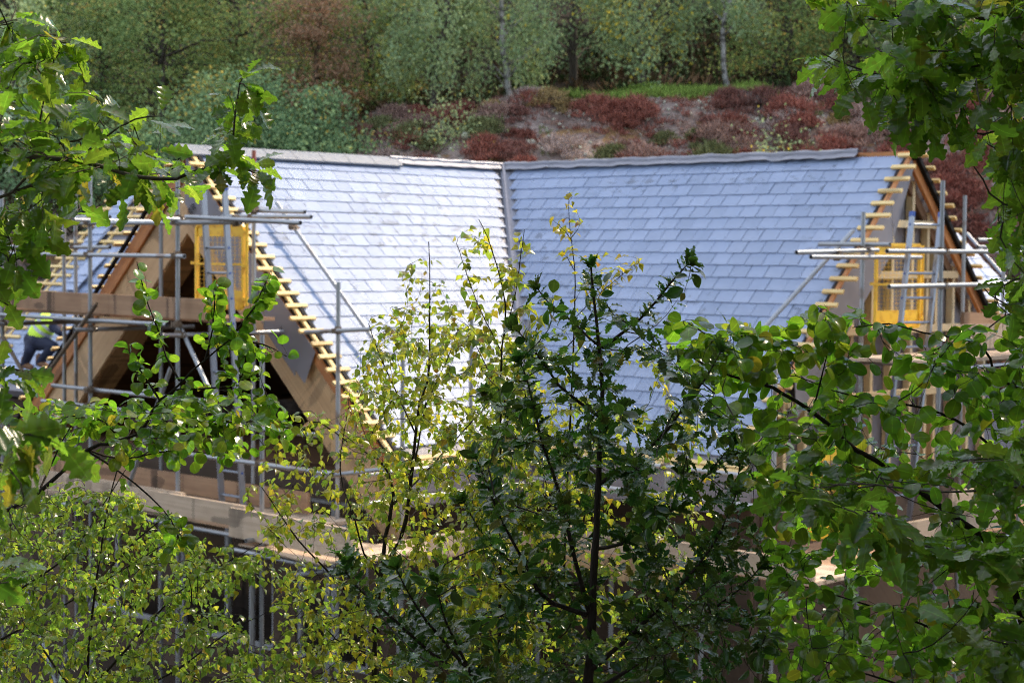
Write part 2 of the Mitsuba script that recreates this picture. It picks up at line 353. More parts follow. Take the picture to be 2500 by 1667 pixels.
def emit_slates(holder, n_parts, score):
    L = slate_list[holder]; order = np.argsort([-score(v.mean(0)) for v, _, _ in L], kind='stable')
    for i in order[:n_parts]:
        v, f, uv = L[i]; k = key_for('slate', holder); scene[k] = mikit.ply((v, f), 'slate', uv=uv)
    if len(order) > n_parts:
        mb = MB()
        for i in order[n_parts:]: mb.raw(*L[i])
        part('slate_courses', mb, 'slate', holder, kind='stuff')
def near_top(c): return c[2] * 1.0 - 0.02 * np.linalg.norm(c - EYE)
emit_slates(roofL, 130, near_top); emit_slates(roofR, 140, near_top); emit_slates(roofW, 30, near_top)

# battens and counter battens at the three verges, over the membrane
def bat(holder, p, q, nrm, w=.05, h=.028): part('batten', MB().beam(p, q, w, h, nrm), 'batten_timber', holder)
for k in range(24):
    s = 0.10 + GA * k
    e = rng.uniform(-.045, .035)
    bat(roofL, r1(YG - .33 + e, s, .045), r1(YG + .0, s, .045), N1)
    if k % 1 == 0: bat(roofL, r1b(YG - .33 - e, s, .045), r1b(YG + .15, s, .045), N1b)
for k in range(23):
    s = 0.06 + GA * k; e = rng.uniform(-.05, .04)
    bat(roofR, r2(XG - .05, s, .045), r2(XG + .27 + e, s, .045), N2)
    bat(roofR, r2b(XG - .05, s, .045), r2b(XG + .27 - e, s, .045), N2b)
part('counter_batten', MB().beam(r1(YG - .17, .05, .016), r1(YG - .17, E1, .016), .05, .03, N1), 'batten_timber', roofL)
part('counter_batten', MB().beam(r2(XG + .10, .0, .016), r2(XG + .10, E2, .016), .05, .03, N2), 'barge_timber', roofR)
part('felt_strip', MB().beam(r1(YG - .105, .02, .02), r1(YG - .105, E1, .02), .055, .05, N1), 'black_felt', roofL)
part('felt_strip', MB().beam(r2b(XG + .12, .02, .0), r2b(XG + .12, E2, .0), .12, .05, N2b), 'black_felt', roofR)
for k in range(8):          # battened, half slated front slope of the main range left of the left wing
    s = 0.12 + GA * k
    bat(roofW, r2(-9.45 + rng.uniform(-.05, .05), s, .045), r2(xvl(s) - .1, s, .045), N2)
for k in range(8, 23):
    s = 0.12 + GA * k
    bat(roofW, r2(-9.45 + rng.uniform(-.05, .05), s, .045), r2(-8.6, s, .045), N2)
for x in (-9.25, -9.0, -8.4, -7.8, -7.2, -6.6, -6.0, -5.4, -4.8, -4.2):
    part('counter_batten', MB().beam(r2(x, 0, .016), r2(x, min(E2, 2.0 if x > -8.5 else E2), .016), .05, .03, N2), 'batten_timber', roofW)
# loose slates set out in columns on the battens
ORD = ('first', 'second', 'third', 'fourth', 'fifth', 'sixth', 'seventh', 'eighth', 'ninth')
for cn, cx, s0, n in (('leftmost', -8.75, .55, 9), ('middle', -7.45, .35, 9), ('rightmost', -6.55, .2, 7), ('short lower', -8.2, 2.35, 3)):
    for k in range(n):
        t = thing('loose_slate', f'loose slate, {ORD[k]} from the top of the {cn} column on the left roof', 'slate', 'loose slates on the battened left roof')
        v8 = slate_slab(r2(cx + rng.normal(0, .012), s0 + .17 * k), AX, D2, N2, .40, .5, .012, 0.105 + rng.normal(0, .003))
        v8[2:4] += N2 * .055; v8[6:8] += N2 * .055
        v, f, uv = slate_arrays(v8, 300 + len(used)); scene[t] = mikit.ply((v, f), 'slate', uv=uv)

# ridge tiles along the left half of the left ridge, lead roll on the rest, lead valley
def angle_tile(p, q, half, drop, roll):
    """a V ridge tile from p to q with a rounded crown"""
    p, q = np.asarray(p, float), np.asarray(q, float); a = (q - p) / np.linalg.norm(q - p); side = np.cross(a, [0, 0, 1.0]); side /= np.linalg.norm(side)
    prof = [(-half, -drop), (-roll, -roll * drop / half * .55), (0, .018), (roll, -roll * drop / half * .55), (half, -drop)]
    prof = prof + [(x * .93, z - .022) for x, z in prof[::-1]]
    n = len(prof); v = np.array([o + side * x + np.array([0, 0, z]) for o in (p, q) for x, z in prof])
    f = [(i, (i + 1) % n, n + (i + 1) % n, n + i) for i in range(n)]
    m = trimesh.Trimesh(v, np.vstack([[(a_, b_, c_), (a_, c_, d_)] for a_, b_, c_, d_ in f] + [[(0, i + 1, i), (n, n + i, n + i + 1)] for i in range(1, n - 1)]), process=False)
    return (v, m.faces)
yy = YG - .36
for k in range(8):
    m = angle_tile([X0, yy + .001, Z_RIDGE + .055], [X0, yy + .455, Z_RIDGE + .055], .145, .10, .05)
    kk = key_for('ridge_tile', house); scene[kk] = mikit.ply(m, 'ridge_clay', smooth=35); yy += .447
    kk = key_for('ridge_tile', house); scene[kk] = mikit.ply(angle_tile([X0, yy - .012, Z_RIDGE + .061], [X0, yy + .02, Z_RIDGE + .061], .149, .104, .05), 'ridge_clay', smooth=35)
def lead_roll(p, q, n, wob):
    """a lead ridge covering, dressed by hand over a roll"""
    p, q = np.asarray(p, float), np.asarray(q, float); a = (q - p) / np.linalg.norm(q - p); side = np.cross(a, [0, 0, 1.0]); side /= np.linalg.norm(side)
    ang = np.linspace(-2.2, 2.2, 9); prof = [(-.10, -.06)] + [(.033 * math.sin(t), .012 + .033 * math.cos(t)) for t in ang] + [(.10, -.06)]
    rows = []
    for i in range(n):
        o = p + (q - p) * i / (n - 1); w = rng.normal(0, wob, len(prof))
        rows.append([o + side * (x * (1 + .06 * math.sin(i * 1.7))) + np.array([0, 0, z + w_ + wob * 1.2 * math.sin(i * .9)]) for (x, z), w_ in zip(prof, w)])
    v = np.array(rows).reshape(-1, 3); m = len(prof); f = []
    for i in range(n - 1):
        for j in range(m - 1): A = i * m + j; f += [(A, A + 1, A + m + 1), (A, A + m + 1, A + m)]
    return (v, np.array(f))
kk = key_for('lead_ridge', house); scene[kk] = mikit.ply(lead_roll([X0, yy - .1, Z_RIDGE + .045], [X0, Y0 - .02, Z_RIDGE + .045], 26, .003), 'lead', smooth=True)
kk = key_for('lead_ridge', house); scene[kk] = mikit.ply(lead_roll([X0 + .02, Y0, Z_RIDGE + .045], [5.75, Y0, Z_RIDGE + .045], 60, .005), 'lead', smooth=True)
part('ridge_board', MB().beam([5.5, Y0, Z_RIDGE + .012], [XG + .2, Y0, Z_RIDGE + .012], .03, .05), 'barge_timber', house)
va, vb = r1(yv(.02), .02, .07), r1(yv(E1), E1, .02)
vd = (vb - va) / np.linalg.norm(vb - va)
vs = np.cross(vd, N1 + N2); vs /= np.linalg.norm(vs)
part('valley_lead', MB().beam(va, vb, .15, .008, N1 + N2), 'lead', house)
part('valley_lead', MB().beam(va + (N1 + N2) * .012 + vs * .03, vb + (N1 + N2) * .012 + vs * .03, .035, .02, N1 + N2), 'lead', house)

# left gable: bargeboards, plywood band round a dark open gable, membrane flap with printed letters
def gable_band(name, y, th, d0, d1, sgn, s_from, s_to, mat, holder=house):
    """a band between drops d0 and d1 (plumb, below the roof surface) in the gable plane y"""
    x = lambda s: X0 + sgn * C1 * s
    z = lambda s: Z_RIDGE - S1 * s
    pts = [[x(s_from), y, z(s_from) - d0], [x(s_to), y, z(s_to) - d0], [x(s_to), y, z(s_to) - d1], [x(s_from), y, z(s_from) - d1]]
    return part(name, MB().plate(pts, [0, -1.0, 0], th), mat, holder)
YB = YG - .19
gable_band('bargeboard', YB - .03, .035, .06, .30, -1, .02, E1 + .1, 'barge_timber')
gable_band('bargeboard', YB - .03, .035, .06, .20, 1, .02, E1 + .1, 'barge_timber')
gable_band('bargeboard', YB, .026, .20, .245, -1, .0, E1 + .1, 'inner_timber')
for sgn in (-1, 1):
    for a, b in ((.0, 1.7), (1.705, 3.6), (3.605, E1 + .25)): gable_band('gable_panel', YB + .01, .018, .20, .99, sgn, a, b, 'plywood')
gable_band('soffit_board', YG + .02, .03, .18, .28, -1, 0, E1, 'barge_timber')
xg = lambda s: X0 + C1 * s
zg = lambda s: Z_RIDGE - S1 * s
fl = MB()
segs = [.08, .9, 1.7, 2.05, 2.12, 2.9, 3.35]
for i, (a, b) in enumerate(zip(segs[:-1], segs[1:])):
    w0 = .50 + .05 * math.sin(i * 2.1)
    yo = YB - .052 - .006 * (i % 2)
    p = [[xg(a), yo, zg(a) - .02], [xg(b), yo, zg(b) - .02], [xg(b) - (.16 if i == 5 else 0), yo - .02, zg(b) - w0 - .08 + (.15 if i == 5 else 0)], [xg(a), yo - .02, zg(a) - w0 - .08]]
    fl.plate(p, [0, -1.0, 0], .003)
flap = part('membrane_flap', fl, 'membrane', house)
def letters(text, x, z, h, deg, y, parent, name='lettering'):
    m = meshkit.text_mesh(text, h, depth=.002, bold=True); v = np.array(m.vertices); c, s = math.cos(math.radians(deg)), math.sin(math.radians(deg))
    V = np.stack([x + c * v[:, 0] - s * v[:, 1], y - v[:, 2], z + s * v[:, 0] + c * v[:, 1]], 1)
    k = key_for(name, parent); scene[k] = mikit.ply((V, m.faces), 'ink')
letters('SU', xg(2.62) - .10, zg(2.62) - .42, .085, 40, YB - .085, flap)
letters('O', xg(2.0) + .02, zg(2.0) - .40, .085, 40, YB - .085, flap)
letters('ER', xg(.42) - .12, zg(.42) - .50, .085, 40, YB - .085, flap)
# inside the open gable: rafters, collar ties, dark lining and the floor
for y in (-4.6, -3.9, -3.2):
    for sg in (-1, 1):
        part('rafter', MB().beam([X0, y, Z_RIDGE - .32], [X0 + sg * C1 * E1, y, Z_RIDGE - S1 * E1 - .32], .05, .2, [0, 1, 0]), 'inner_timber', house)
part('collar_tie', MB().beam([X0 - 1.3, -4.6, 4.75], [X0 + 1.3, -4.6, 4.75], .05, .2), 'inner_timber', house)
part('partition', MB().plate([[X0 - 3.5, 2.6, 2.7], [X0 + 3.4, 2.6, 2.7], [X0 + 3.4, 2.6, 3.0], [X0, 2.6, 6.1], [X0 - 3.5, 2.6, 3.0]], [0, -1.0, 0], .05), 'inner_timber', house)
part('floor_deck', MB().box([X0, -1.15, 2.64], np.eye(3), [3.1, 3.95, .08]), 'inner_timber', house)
for sg in (-1, 1):          # the plywood returns behind the inner edge of the gable band
    part('gable_return', MB().plate([[X0, YB + .03, Z_RIDGE - .985], [X0 + sg * C1 * 4.6, YB + .03, Z_RIDGE - S1 * 4.6 - .985], [X0 + sg * C1 * 4.6, YB + .42, Z_RIDGE - S1 * 4.6 - .985], [X0, YB + .42, Z_RIDGE - .985]], [sg * S1, 0, C1], .018), 'plywood', house)
part('felt_strip', MB().beam(r1b(YB - .04, .0, .0), r1b(YB - .04, E1 + .1, .0), .05, .03, N1b), 'black_felt', roofL)
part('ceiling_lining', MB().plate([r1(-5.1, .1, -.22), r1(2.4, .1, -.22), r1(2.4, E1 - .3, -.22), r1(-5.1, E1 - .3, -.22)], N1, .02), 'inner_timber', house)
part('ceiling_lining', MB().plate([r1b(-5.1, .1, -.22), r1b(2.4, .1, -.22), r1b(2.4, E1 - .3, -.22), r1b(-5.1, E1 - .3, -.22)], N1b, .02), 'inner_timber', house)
# walls
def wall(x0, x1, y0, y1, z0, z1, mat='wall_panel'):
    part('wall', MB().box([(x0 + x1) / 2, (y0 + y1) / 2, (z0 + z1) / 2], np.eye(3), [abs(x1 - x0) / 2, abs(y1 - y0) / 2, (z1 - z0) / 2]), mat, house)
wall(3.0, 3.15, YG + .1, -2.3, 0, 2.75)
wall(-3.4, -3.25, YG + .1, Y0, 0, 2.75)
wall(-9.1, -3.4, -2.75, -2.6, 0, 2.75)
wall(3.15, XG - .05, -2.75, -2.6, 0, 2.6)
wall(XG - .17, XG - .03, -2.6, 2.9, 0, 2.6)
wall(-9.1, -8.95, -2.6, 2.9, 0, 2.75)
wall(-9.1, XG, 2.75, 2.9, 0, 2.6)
OPEN = ((-3.0, -1.05), (-.65, 1.2), (1.6, 2.85))
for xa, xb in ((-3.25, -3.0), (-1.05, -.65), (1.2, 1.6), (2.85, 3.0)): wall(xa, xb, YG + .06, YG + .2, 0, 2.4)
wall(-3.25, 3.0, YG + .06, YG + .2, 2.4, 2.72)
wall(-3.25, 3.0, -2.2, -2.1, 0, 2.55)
for xa, xb in OPEN:
    wall(xa, xb, YG + .06, YG + .2, 0, .5)
    w = key_for('window', house); b = MB(); y = YG + .12; m_ = (xa + xb) / 2
    b.beam([xa, y, .53], [xb, y, .53], .06, .06).beam([xa, y, 2.37], [xb, y, 2.37], .06, .06)
    for x in (xa + .03, m_, xb - .03): b.beam([x, y, .56], [x, y, 2.34], .06, .06, [0, 1, 0])
    m, uv = b.mesh(); scene[w] = mikit.ply(m, 'frame_white', uv=uv)
    for a_, c_ in ((xa + .06, m_ - .03), (m_ + .03, xb - .06)):
        k = key_for('pane', w); scene[k] = mikit.ply((np.array([[a_, y, .56], [c_, y, .56], [c_, y, 2.34], [a_, y, 2.34]]), np.array([[0, 1, 2], [0, 2, 3]])), 'window_glass')
# eaves: yellow battens, fascia and dark membrane below the last course
part('fascia', MB().beam(r1(YG, E1 + .05, -.12), r1(yv(E1), E1 + .05, -.12), .025, .2, N1), 'stud_timber', house)
part('fascia', MB().beam(r2(xv(E2), E2 + .05, -.12), r2(XG, E2 + .05, -.12), .025, .2, N2), 'stud_timber', house)
for k in range(2):
    part('batten', MB().beam(r1(YG - .1, E1 - .02 + .07 * k, .02), r1(yv(E1), E1 - .02 + .07 * k, .02), .05, .03, N1), 'batten_timber', roofL)
    part('batten', MB().beam(r2(xv(E2), E2 - .02 + .07 * k, .02), r2(XG + .2, E2 - .02 + .07 * k, .02), .05, .03, N2), 'batten_timber', roofR)
part('eaves_flap', MB().plate([r1(YG, E1 + .07, -.02), r1(yv(E1), E1 + .07, -.02), r1(yv(E1), E1 + .07, -.02) + [0, 0, -.42], r1(YG, E1 + .07, -.02) + [0, 0, -.42]], [1.0, 0, 0], .004), 'membrane', house)
part('eaves_flap', MB().plate([r2(xv(E2), E2 + .07, -.02), r2(XG, E2 + .07, -.02), r2(XG, E2 + .07, -.02) + [0, 0, -.42], r2(xv(E2), E2 + .07, -.02) + [0, 0, -.42]], [0, -1.0, 0], .004), 'membrane', house)
# right gable: studs, rails, membrane behind, flap along the front verge, dark barge rafters on the far verge
yb_ = lambda s, sg: Y0 + sg * C2 * s
zb_ = lambda s: Z_RIDGE - S2 * s
part('gable_sheathing', MB().plate([[XG - .06, Y0, 6.2], [XG - .06, yb_(E2, -1), zb_(E2) - .1], [XG - .06, yb_(E2, -1), 2.5], [XG - .06, yb_(E2, 1), 2.5], [XG - .06, yb_(E2, 1), zb_(E2) - .1]], [1.0, 0, 0], .02), 'membrane', house)
for y in (-2.3, -1.9, -1.45, -1.0, -.58, -.16, .28, .63, .84, 1.25, 1.65, 2.05):
    ztop = min(Z_RIDGE - abs(y - Y0) * S2 / C2 - .16, 6.15)
    part('stud', MB().beam([XG + .005, y, 2.55], [XG + .005, y, ztop], .055, .09, [1, 0, 0]), 'stud_timber', house)
for z, ya, yb2 in ((5.585, -.22, .86), (4.99, -1.0, 1.3), (4.35, -1.9, 1.95), (3.6, -2.3, 2.4)):
    part('rail', MB().beam([XG + .058, ya, z], [XG + .058, yb2, z], .085, .05, [1, 0, 0]), 'stud_timber', house)
part('verge_rafter', MB().beam([XG + .06, Y0, zb_(0) - .14], [XG + .06, yb_(.62, -1), zb_(.62) - .16], .07, .07, [1, 0, 0]), 'stud_timber', house)
part('verge_rafter', MB().beam([XG + .10, Y0, zb_(0) - .10], [XG + .10, yb_(E2, 1), zb_(E2) - .10], .12, .045, [1, 0, 0]), 'barge_timber', house)
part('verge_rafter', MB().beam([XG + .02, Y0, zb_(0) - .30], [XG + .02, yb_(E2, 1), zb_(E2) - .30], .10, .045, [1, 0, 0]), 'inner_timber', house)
fl = MB()
for a, b, w0, w1 in ((.05, .66, .10, .52), (.66, 1.5, .66, .62), (1.5, 2.5, .62, .60), (2.5, 3.4, .60, .52)):
    fl.plate([[XG + .105, yb_(a, -1), zb_(a) - .01], [XG + .105, yb_(b, -1), zb_(b) - .01], [XG + .125, yb_(b, -1) + .04, zb_(b) - w1], [XG + .125, yb_(a, -1) + .04, zb_(a) - w0]], [1.0, 0, 0], .003)
part('membrane_flap', fl, 'membrane', house)

# rear wing, whose slated slope shows past the far verge of the right gable
ON = np.array([2.5, 0, 6.3])
def rn(y, s, h=0.0): return ON + np.array([0, y, 0]) + D1 * s + N1 * h
YR = 6.95
roofN = part('roof_slope', MB().plate([rn(Y0, 0), rn(YR, 0), rn(YR, E1), rn(3.0, E1), rn(Y0, .5)], N1, .15), 'membrane', house)
part('roof_slope', MB().plate([ON + [0, Y0, 0], ON + [0, YR, 0], ON + [0, YR, 0] + D1b * E1, ON + [0, 3.0, 0] + D1b * E1], N1b, .15), 'membrane', house)
lay_slates(roofN, rn, AY, D1, N1, lambda s: Y0 + (S1 * s / S2) * C2 + .1, lambda s: YR - .05, .25, 24, edge_lo='verge')
emit_slates(roofN, 0, near_top)
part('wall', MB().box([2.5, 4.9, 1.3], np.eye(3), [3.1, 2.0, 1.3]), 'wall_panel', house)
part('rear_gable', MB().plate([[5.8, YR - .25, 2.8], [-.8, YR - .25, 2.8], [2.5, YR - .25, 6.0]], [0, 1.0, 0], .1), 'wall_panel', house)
# ---------------------------------------------------------------- scaffolding
R_T = 0.0242
class Scaffold:
    def __init__(self, label, group=None): self.k = thing('scaffold', label, 'scaffolding', 'scaffolds round the house'); del labels[self.k]['group']
    def tube(self, name, p, q, mat='steel'): return part(name, MB().pipe(p, q, R_T, 14, bore=1), mat, self.k, smooth=False)
    def coupler(self, c, a, b):
        """a clamp that holds a tube along a and a tube along b"""
        c = np.asarray(c, float); a = np.asarray(a, float) / np.linalg.norm(a); b = np.asarray(b, float) / np.linalg.norm(b); n = np.cross(a, b); n /= np.linalg.norm(n)
        m = MB(); m.pipe(c - a * .028 - n * R_T, c + a * .028 - n * R_T, R_T * 1.5, 10); m.pipe(c - b * .028 + n * R_T, c + b * .028 + n * R_T, R_T * 1.5, 10)
        m.box(c + b * .034 - n * R_T, [a, b, n], [.028, .014, .024]); m.box(c + a * .034 + n * R_T, [a, b, n], [.014, .028, .024]); m.pipe(c + b * .04 - n * .06, c + b * .04 + n * .055, .010, 6)
        return part('coupler', m, 'rust', self.k)
    def board(self, p, q, w=.225, h=.038, mat='board_timber', up=(0, 0, 1), name='board'): return part(name, MB().beam(p, q, w, h, up), mat, self.k)
EX, EY, EZ = np.eye(3)
YO, YI = -6.9, -5.8
A = Scaffold('grey tube scaffold with brown guard boards round the open left gable')
for x, z0, z1 in ((1.77, 0, 6.15), (.12, 0, 6.25), (-1.75, 0, 5.9), (3.20, 0, 4.35)): A.tube('standard', [x, YO, z0], [x, YO, z1])
for x, z1 in ((-.06, 6.15), (-1.86, 6.05), (-2.12, 6.1), (3.11, 4.88)): A.tube('standard', [x, YI, 0], [x, YI, z1])
A.tube('standard', [1.68, YI, 0], [1.68, YI, 5.75]); A.tube('standard', [1.68, YI, 5.752], [1.68, YI, 6.32], 'red_paint')
front = YO - 2 * R_T
for z, xa, xb in ((5.50, -1.9, 2.92), (5.145, -1.95, 1.95), (4.41, -1.9, 1.64)):
    A.tube('ledger', [xa, front, z], [xb, front, z - .008])
    for x in (.12, 1.77): A.coupler([x, YO - R_T, z], EZ, EX)
for z, xa, xb in ((5.60, -3.1, -1.04), (5.23, -3.4, -1.04)):
    A.tube('ledger', [xa, YI - 2 * R_T, z], [xb, YI - 2 * R_T, z])
    A.coupler([-1.86, YI - R_T, z], EZ, EX)
A.tube('ledger', [2.05, front - .05, 5.552], [3.91, front - .05, 5.48]); A.coupler([2.85, front - .02, 5.51], EY, EX)
A.tube('ledger', [1.19, YI - .05, 5.59], [2.72, YI - .05, 5.57], 'steel'); A.tube('ledger', [1.36, YI + .05, 5.66], [2.5, YI + .05, 5.63])
A.coupler([1.68, YI - R_T, 5.585], EZ, EX); A.coupler([1.68, YI, 5.66], EZ, EX)
for x, z in ((1.77, 5.53), (.12, 5.53), (-1.75, 5.53), (1.77, 4.30), (.12, 4.30), (-1.75, 4.30), (1.77, 2.28), (.12, 2.28), (-1.75, 2.28), (3.2, 2.28)):
    A.tube('transom', [x + .06, YO - .25, z], [x + .06, YI + .3, z]); A.coupler([x + .03, YO, z], EZ, EY)
A.tube('brace', r1(-4.77, 1.12, .2), r1(-4.72, 3.65, .2)); A.coupler(r1(-4.77, 1.55, .2), D1, EX)
A.tube('ledger', [2.63, YI - .05, 4.33], [3.68, YI - .05, 4.40]); A.coupler([3.11, YI - R_T, 4.36], EZ, EX)
# lower lift
for z, xa, xb, y in ((3.61, -.74, 2.4, YO + .05), (3.43, -.8, 1.5, YO - .05), (3.40, 1.5, 4.2, YO - .05), (3.04, 1.5, 4.35, YO - .05), (3.31, -.7, .4, YO + .05), (2.26, -2.2, 3.5, YO - .05), (2.26, -2.2, 3.5, YI)):
    A.tube('ledger', [xa, y, z], [xb, y, z])
A.tube('ledger', [3.9, -6.8, 2.95], [4.95, -6.8, 3.13])
A.tube('brace', [1.76, YO + .06, 4.35], [2.42, YO + .06, 3.5]); A.tube('brace', [1.76, YO - .08, 3.95], [-.45, YO - .08, .15]); A.tube('brace', [-1.35, YO - .06, 1.5], [-.45, YO - .06, .05])
A.tube('brace', [.36, YO - .07, 4.60], [-.85, YO - .07, 3.60], 'rust'); A.tube('brace', [-1.62, YO - .07, 4.15], [-1.0, YO - .07, 3.58], 'rust')  # shade painted in: both braces take the dark rust colour as shaded tubes
for x, z in ((1.77, 3.43), (.12, 3.43), (1.77, 3.04), (3.2, 3.40), (3.2, 3.04), (.12, 3.61), (1.77, 3.61)): A.coupler([x, YO - R_T, z], EZ, EX)
# guard boards of the upper lift and the deck behind them
for i, (xa, xb) in enumerate(((-1.9, -.25), (-.24, 2.08))):
    A.board([xa, YO + .17 - .03 * i, 4.60 - .012 * i], [xb, YO + .17 - .03 * i, 4.585 - .012 * i], .04, .225, up=EZ, name='guard_board')
for i in range(4):
    A.board([-1.95, YO + .30 + .235 * i, 4.46], [2.06 - .03 * (i % 2), YO + .30 + .235 * i, 4.455], name='board', mat='board_timber')
# lower lift: deck, toe boards
for i in range(5): A.board([-3.0, YO + .12 + .235 * i, 2.33], [3.28, YO + .12 + .235 * i, 2.33], name='board', mat='pale_board')
A.board([-2.4, YO - .045, 2.51], [1.95, YO - .045, 2.505], .038, .225, up=EZ, name='toe_board', mat='pale_board')
A.board([-.2, YO - .095, 2.49], [3.05, YO - .095, 2.485], .038, .225, up=EZ, name='toe_board', mat='pale_board')
A.board([2.86, YO - .14, 2.42], [4.75, YO - .14, 2.40], .038, .30, up=EZ, name='toe_board', mat='pale_board')
A.board([-3.0, YI - .05, 2.48], [2.7, YI - .05, 2.48], .038, .225, up=EZ, name='toe_board', mat='board_timber')
for p, q in (([3.16, -7.0, 0], [3.16, -7.0, 2.15]), ([4.45, -7.1, 0], [4.45, -7.1, 2.15]), ([4.4, -6.1, 0], [4.4, -6.1, 2.3])): A.tube('standard', p, q)
A.tube('transom', [2.95, -7.05, 2.14], [4.8, -7.15, 2.14]); A.tube('transom', [3.3, -7.4, 2.09], [3.3, -6.0, 2.09]); A.tube('transom', [4.3, -7.4, 2.09], [4.3, -5.9, 2.09])
# the ladder gate of the left scaffold
def gate(S, o, ux, w, h, k0):
    """a yellow swing gate: frame, solid top and bottom panels, mesh wires between; o lower left corner, ux along it"""
    ux = np.asarray(ux, float); o = np.asarray(o, float); n = np.cross(ux, EZ)
    P = lambda a, b, c=0.0: o + ux * a + EZ * b + n * c
    f = MB(); t = .035
    f.beam(P(t / 2, .06), P(t / 2, h - .06), t, t, n).beam(P(w - t / 2, .06), P(w - t / 2, h - .06), t, t, n)
    f.beam(P(.05, h - t / 2), P(w - .05, h - t / 2), t, t, n).beam(P(.05, t / 2), P(w - .05, t / 2), t, t, n).beam(P(t, h * .52), P(w - t, h * .52), t * .7, t, n)
    for a, b, c, d in ((t / 2, .06, .05, t / 2), (w - t / 2, .06, w - .05, t / 2), (t / 2, h - .06, .05, h - t / 2), (w - t / 2, h - .06, w - .05, h - t / 2)): f.beam(P(a, b), P(c, d), t, t, n)
    g = part('gate', f, 'yellow_paint', S.k)
    part('panel', MB().box(P(w / 2, .11), [ux, EZ, n], [w / 2 - .03, .10, .004]), 'yellow_paint', g)
    part('panel', MB().box(P(w / 2, h - .085), [ux, EZ, n], [w / 2 - .03, .07, .004]), 'yellow_paint', g)
    wm = MB()
    for i in range(1, 14): wm.beam(P(.03, .19 + (h - .32) * i / 14), P(w - .03, .19 + (h - .32) * i / 14), .0034, .0034, n)
    for i in range(1, 11): wm.beam(P(w * i / 11, .19, .005), P(w * i / 11, h - .13, .005), .0028, .0028, n)
    part('wire_mesh', wm, 'yellow_paint', g)
    part('latch', MB().beam(P(-.07, h * .53), P(.01, h * .53), .035, .045, n), 'yellow_paint', g)
    hp = MB(); hp.pipe(P(w + .045, .05), P(w + .045, h - .02), .016, 8)
    for z in (.12, h * .5, h - .1): hp.box(P(w + .02, z), [ux, EZ, n], [.03, .018, .02])
    part('hinge_post', hp, 'yellow_paint', g)
gate(A, [1.26, -6.28, 4.56], EX, .86, .95, 0)

B = Scaffold('tube scaffold with low board walkways in the corner below the two slated roofs')
for x, y, z1 in ((3.85, -5.55, 4.38), (3.85, -4.53, 4.52), (3.87, -3.62, 4.46), (5.85, -3.62, 4.54)): B.tube('standard', [x, y, 0], [x, y, z1])
for x, y in ((4.75, -5.5), (4.75, -4.4), (5.85, -4.5), (7.0, -4.5)): B.tube('standard', [x, y, 0], [x, y, 2.2])
for z in (2.92, 2.62, 2.1): B.tube('ledger', [3.9, -6.2, z], [3.9, -3.2, z]); B.tube('ledger', [3.5, -3.67, z + .06], [8.0, -3.67, z + .06])
for y in (-5.55, -4.53): B.coupler([3.87, y, 2.92], EZ, EY); B.tube('transom', [3.4, y + .06, 2.05], [5.0, y + .06, 2.05])
for x in (3.87, 5.85, 7.2): B.coupler([x, -3.64, 2.98], EZ, EX); B.tube('transom', [x + .06, -3.2, 2.05], [x + .06, -4.8, 2.05])
for i in range(4):
    B.board([3.98 + .235 * i, -6.3, 2.16], [3.98 + .235 * i, -3.4, 2.16], mat='pale_board'); B.board([4.9, -3.72 - .235 * i, 2.165], [8.3, -3.72 - .235 * i, 2.165], mat='pale_board')
B.board([4.92, -6.2, 2.30], [4.92, -4.6, 2.30], .04, .225, up=EZ, name='toe_board', mat='pale_board'); B.board([4.9, -4.66, 2.30], [8.4, -4.66, 2.30], .04, .225, up=EZ, name='toe_board', mat='pale_board')
B.board([4.95, -4.72, 2.08], [7.0, -4.72, 2.06], .04, .225, up=EZ, name='toe_board', mat='plywood')

Cc = Scaffold('tube scaffold with pale boards and a yellow gate in front of the right gable')
for x, y, z1 in ((7.0, -1.72, 5.68), (7.9, -1.63, 6.0), (7.0, .45, 5.92), (7.9, .17, 5.4), (7.21, -3.62, 4.42), (7.0, 1.95, 5.7), (7.9, 1.4, 5.3)): Cc.tube('standard', [x, y, 0], [x, y, z1])
for p, q in (([7.0 + .05, -3.05, 5.235], [7.05, -1.5, 5.27]), ([7.1, -2.86, 5.19], [7.1, -.68, 5.195]), ([7.95, -2.78, 5.255], [7.95, 1.9, 5.275]), ([7.95, -2.73, 4.90], [7.95, 1.2, 4.92]), ([7.9, -1.49, 4.21], [7.9, .3, 4.20])): Cc.tube('ledger', p, q)
Cc.tube('ledger', [7.95, -1.75, 4.02], [7.95, 1.9, 4.02]); Cc.tube('ledger', [7.05, -1.85, 4.05], [7.05, 2.0, 4.05]); Cc.tube('ledger', [7.95, -3.9, 2.1], [7.95, 1.9, 2.1]); Cc.tube('ledger', [7.05, -3.9, 2.1], [7.05, 1.9, 2.1])
Cc.tube('brace', r2(6.52, 1.55, .30), r2(5.98, 3.35, .30)); Cc.coupler(r2(6.42, 1.9, .28), D2, EY)
for y, x, z in ((-1.72, 7.02, 5.27), (-1.63, 7.92, 5.26), (-1.63, 7.92, 4.90), (-1.63, 7.92, 4.21), (.17, 7.92, 5.27)): Cc.coupler([x, y, z], EZ, EY)
Cc.coupler([7.05, -2.3, 5.21], EX, EY); Cc.tube('transom', [6.4, -1.66, 5.33], [7.3, -1.66, 5.33])
for y in (-1.63, .17, 1.4): Cc.tube('transom', [6.7, y + .06, 4.05], [8.2, y + .06, 4.05]); Cc.tube('transom', [6.7, y + .06, 2.05], [8.3, y + .06, 2.05])
for i in range(4): Cc.board([7.08 + .235 * i, -1.9, 4.10], [7.08 + .235 * i, 2.0, 4.10], mat='pale_board'); Cc.board([7.08 + .235 * i, -3.6, 2.16], [7.08 + .235 * i, 2.0, 2.16], mat='board_timber')
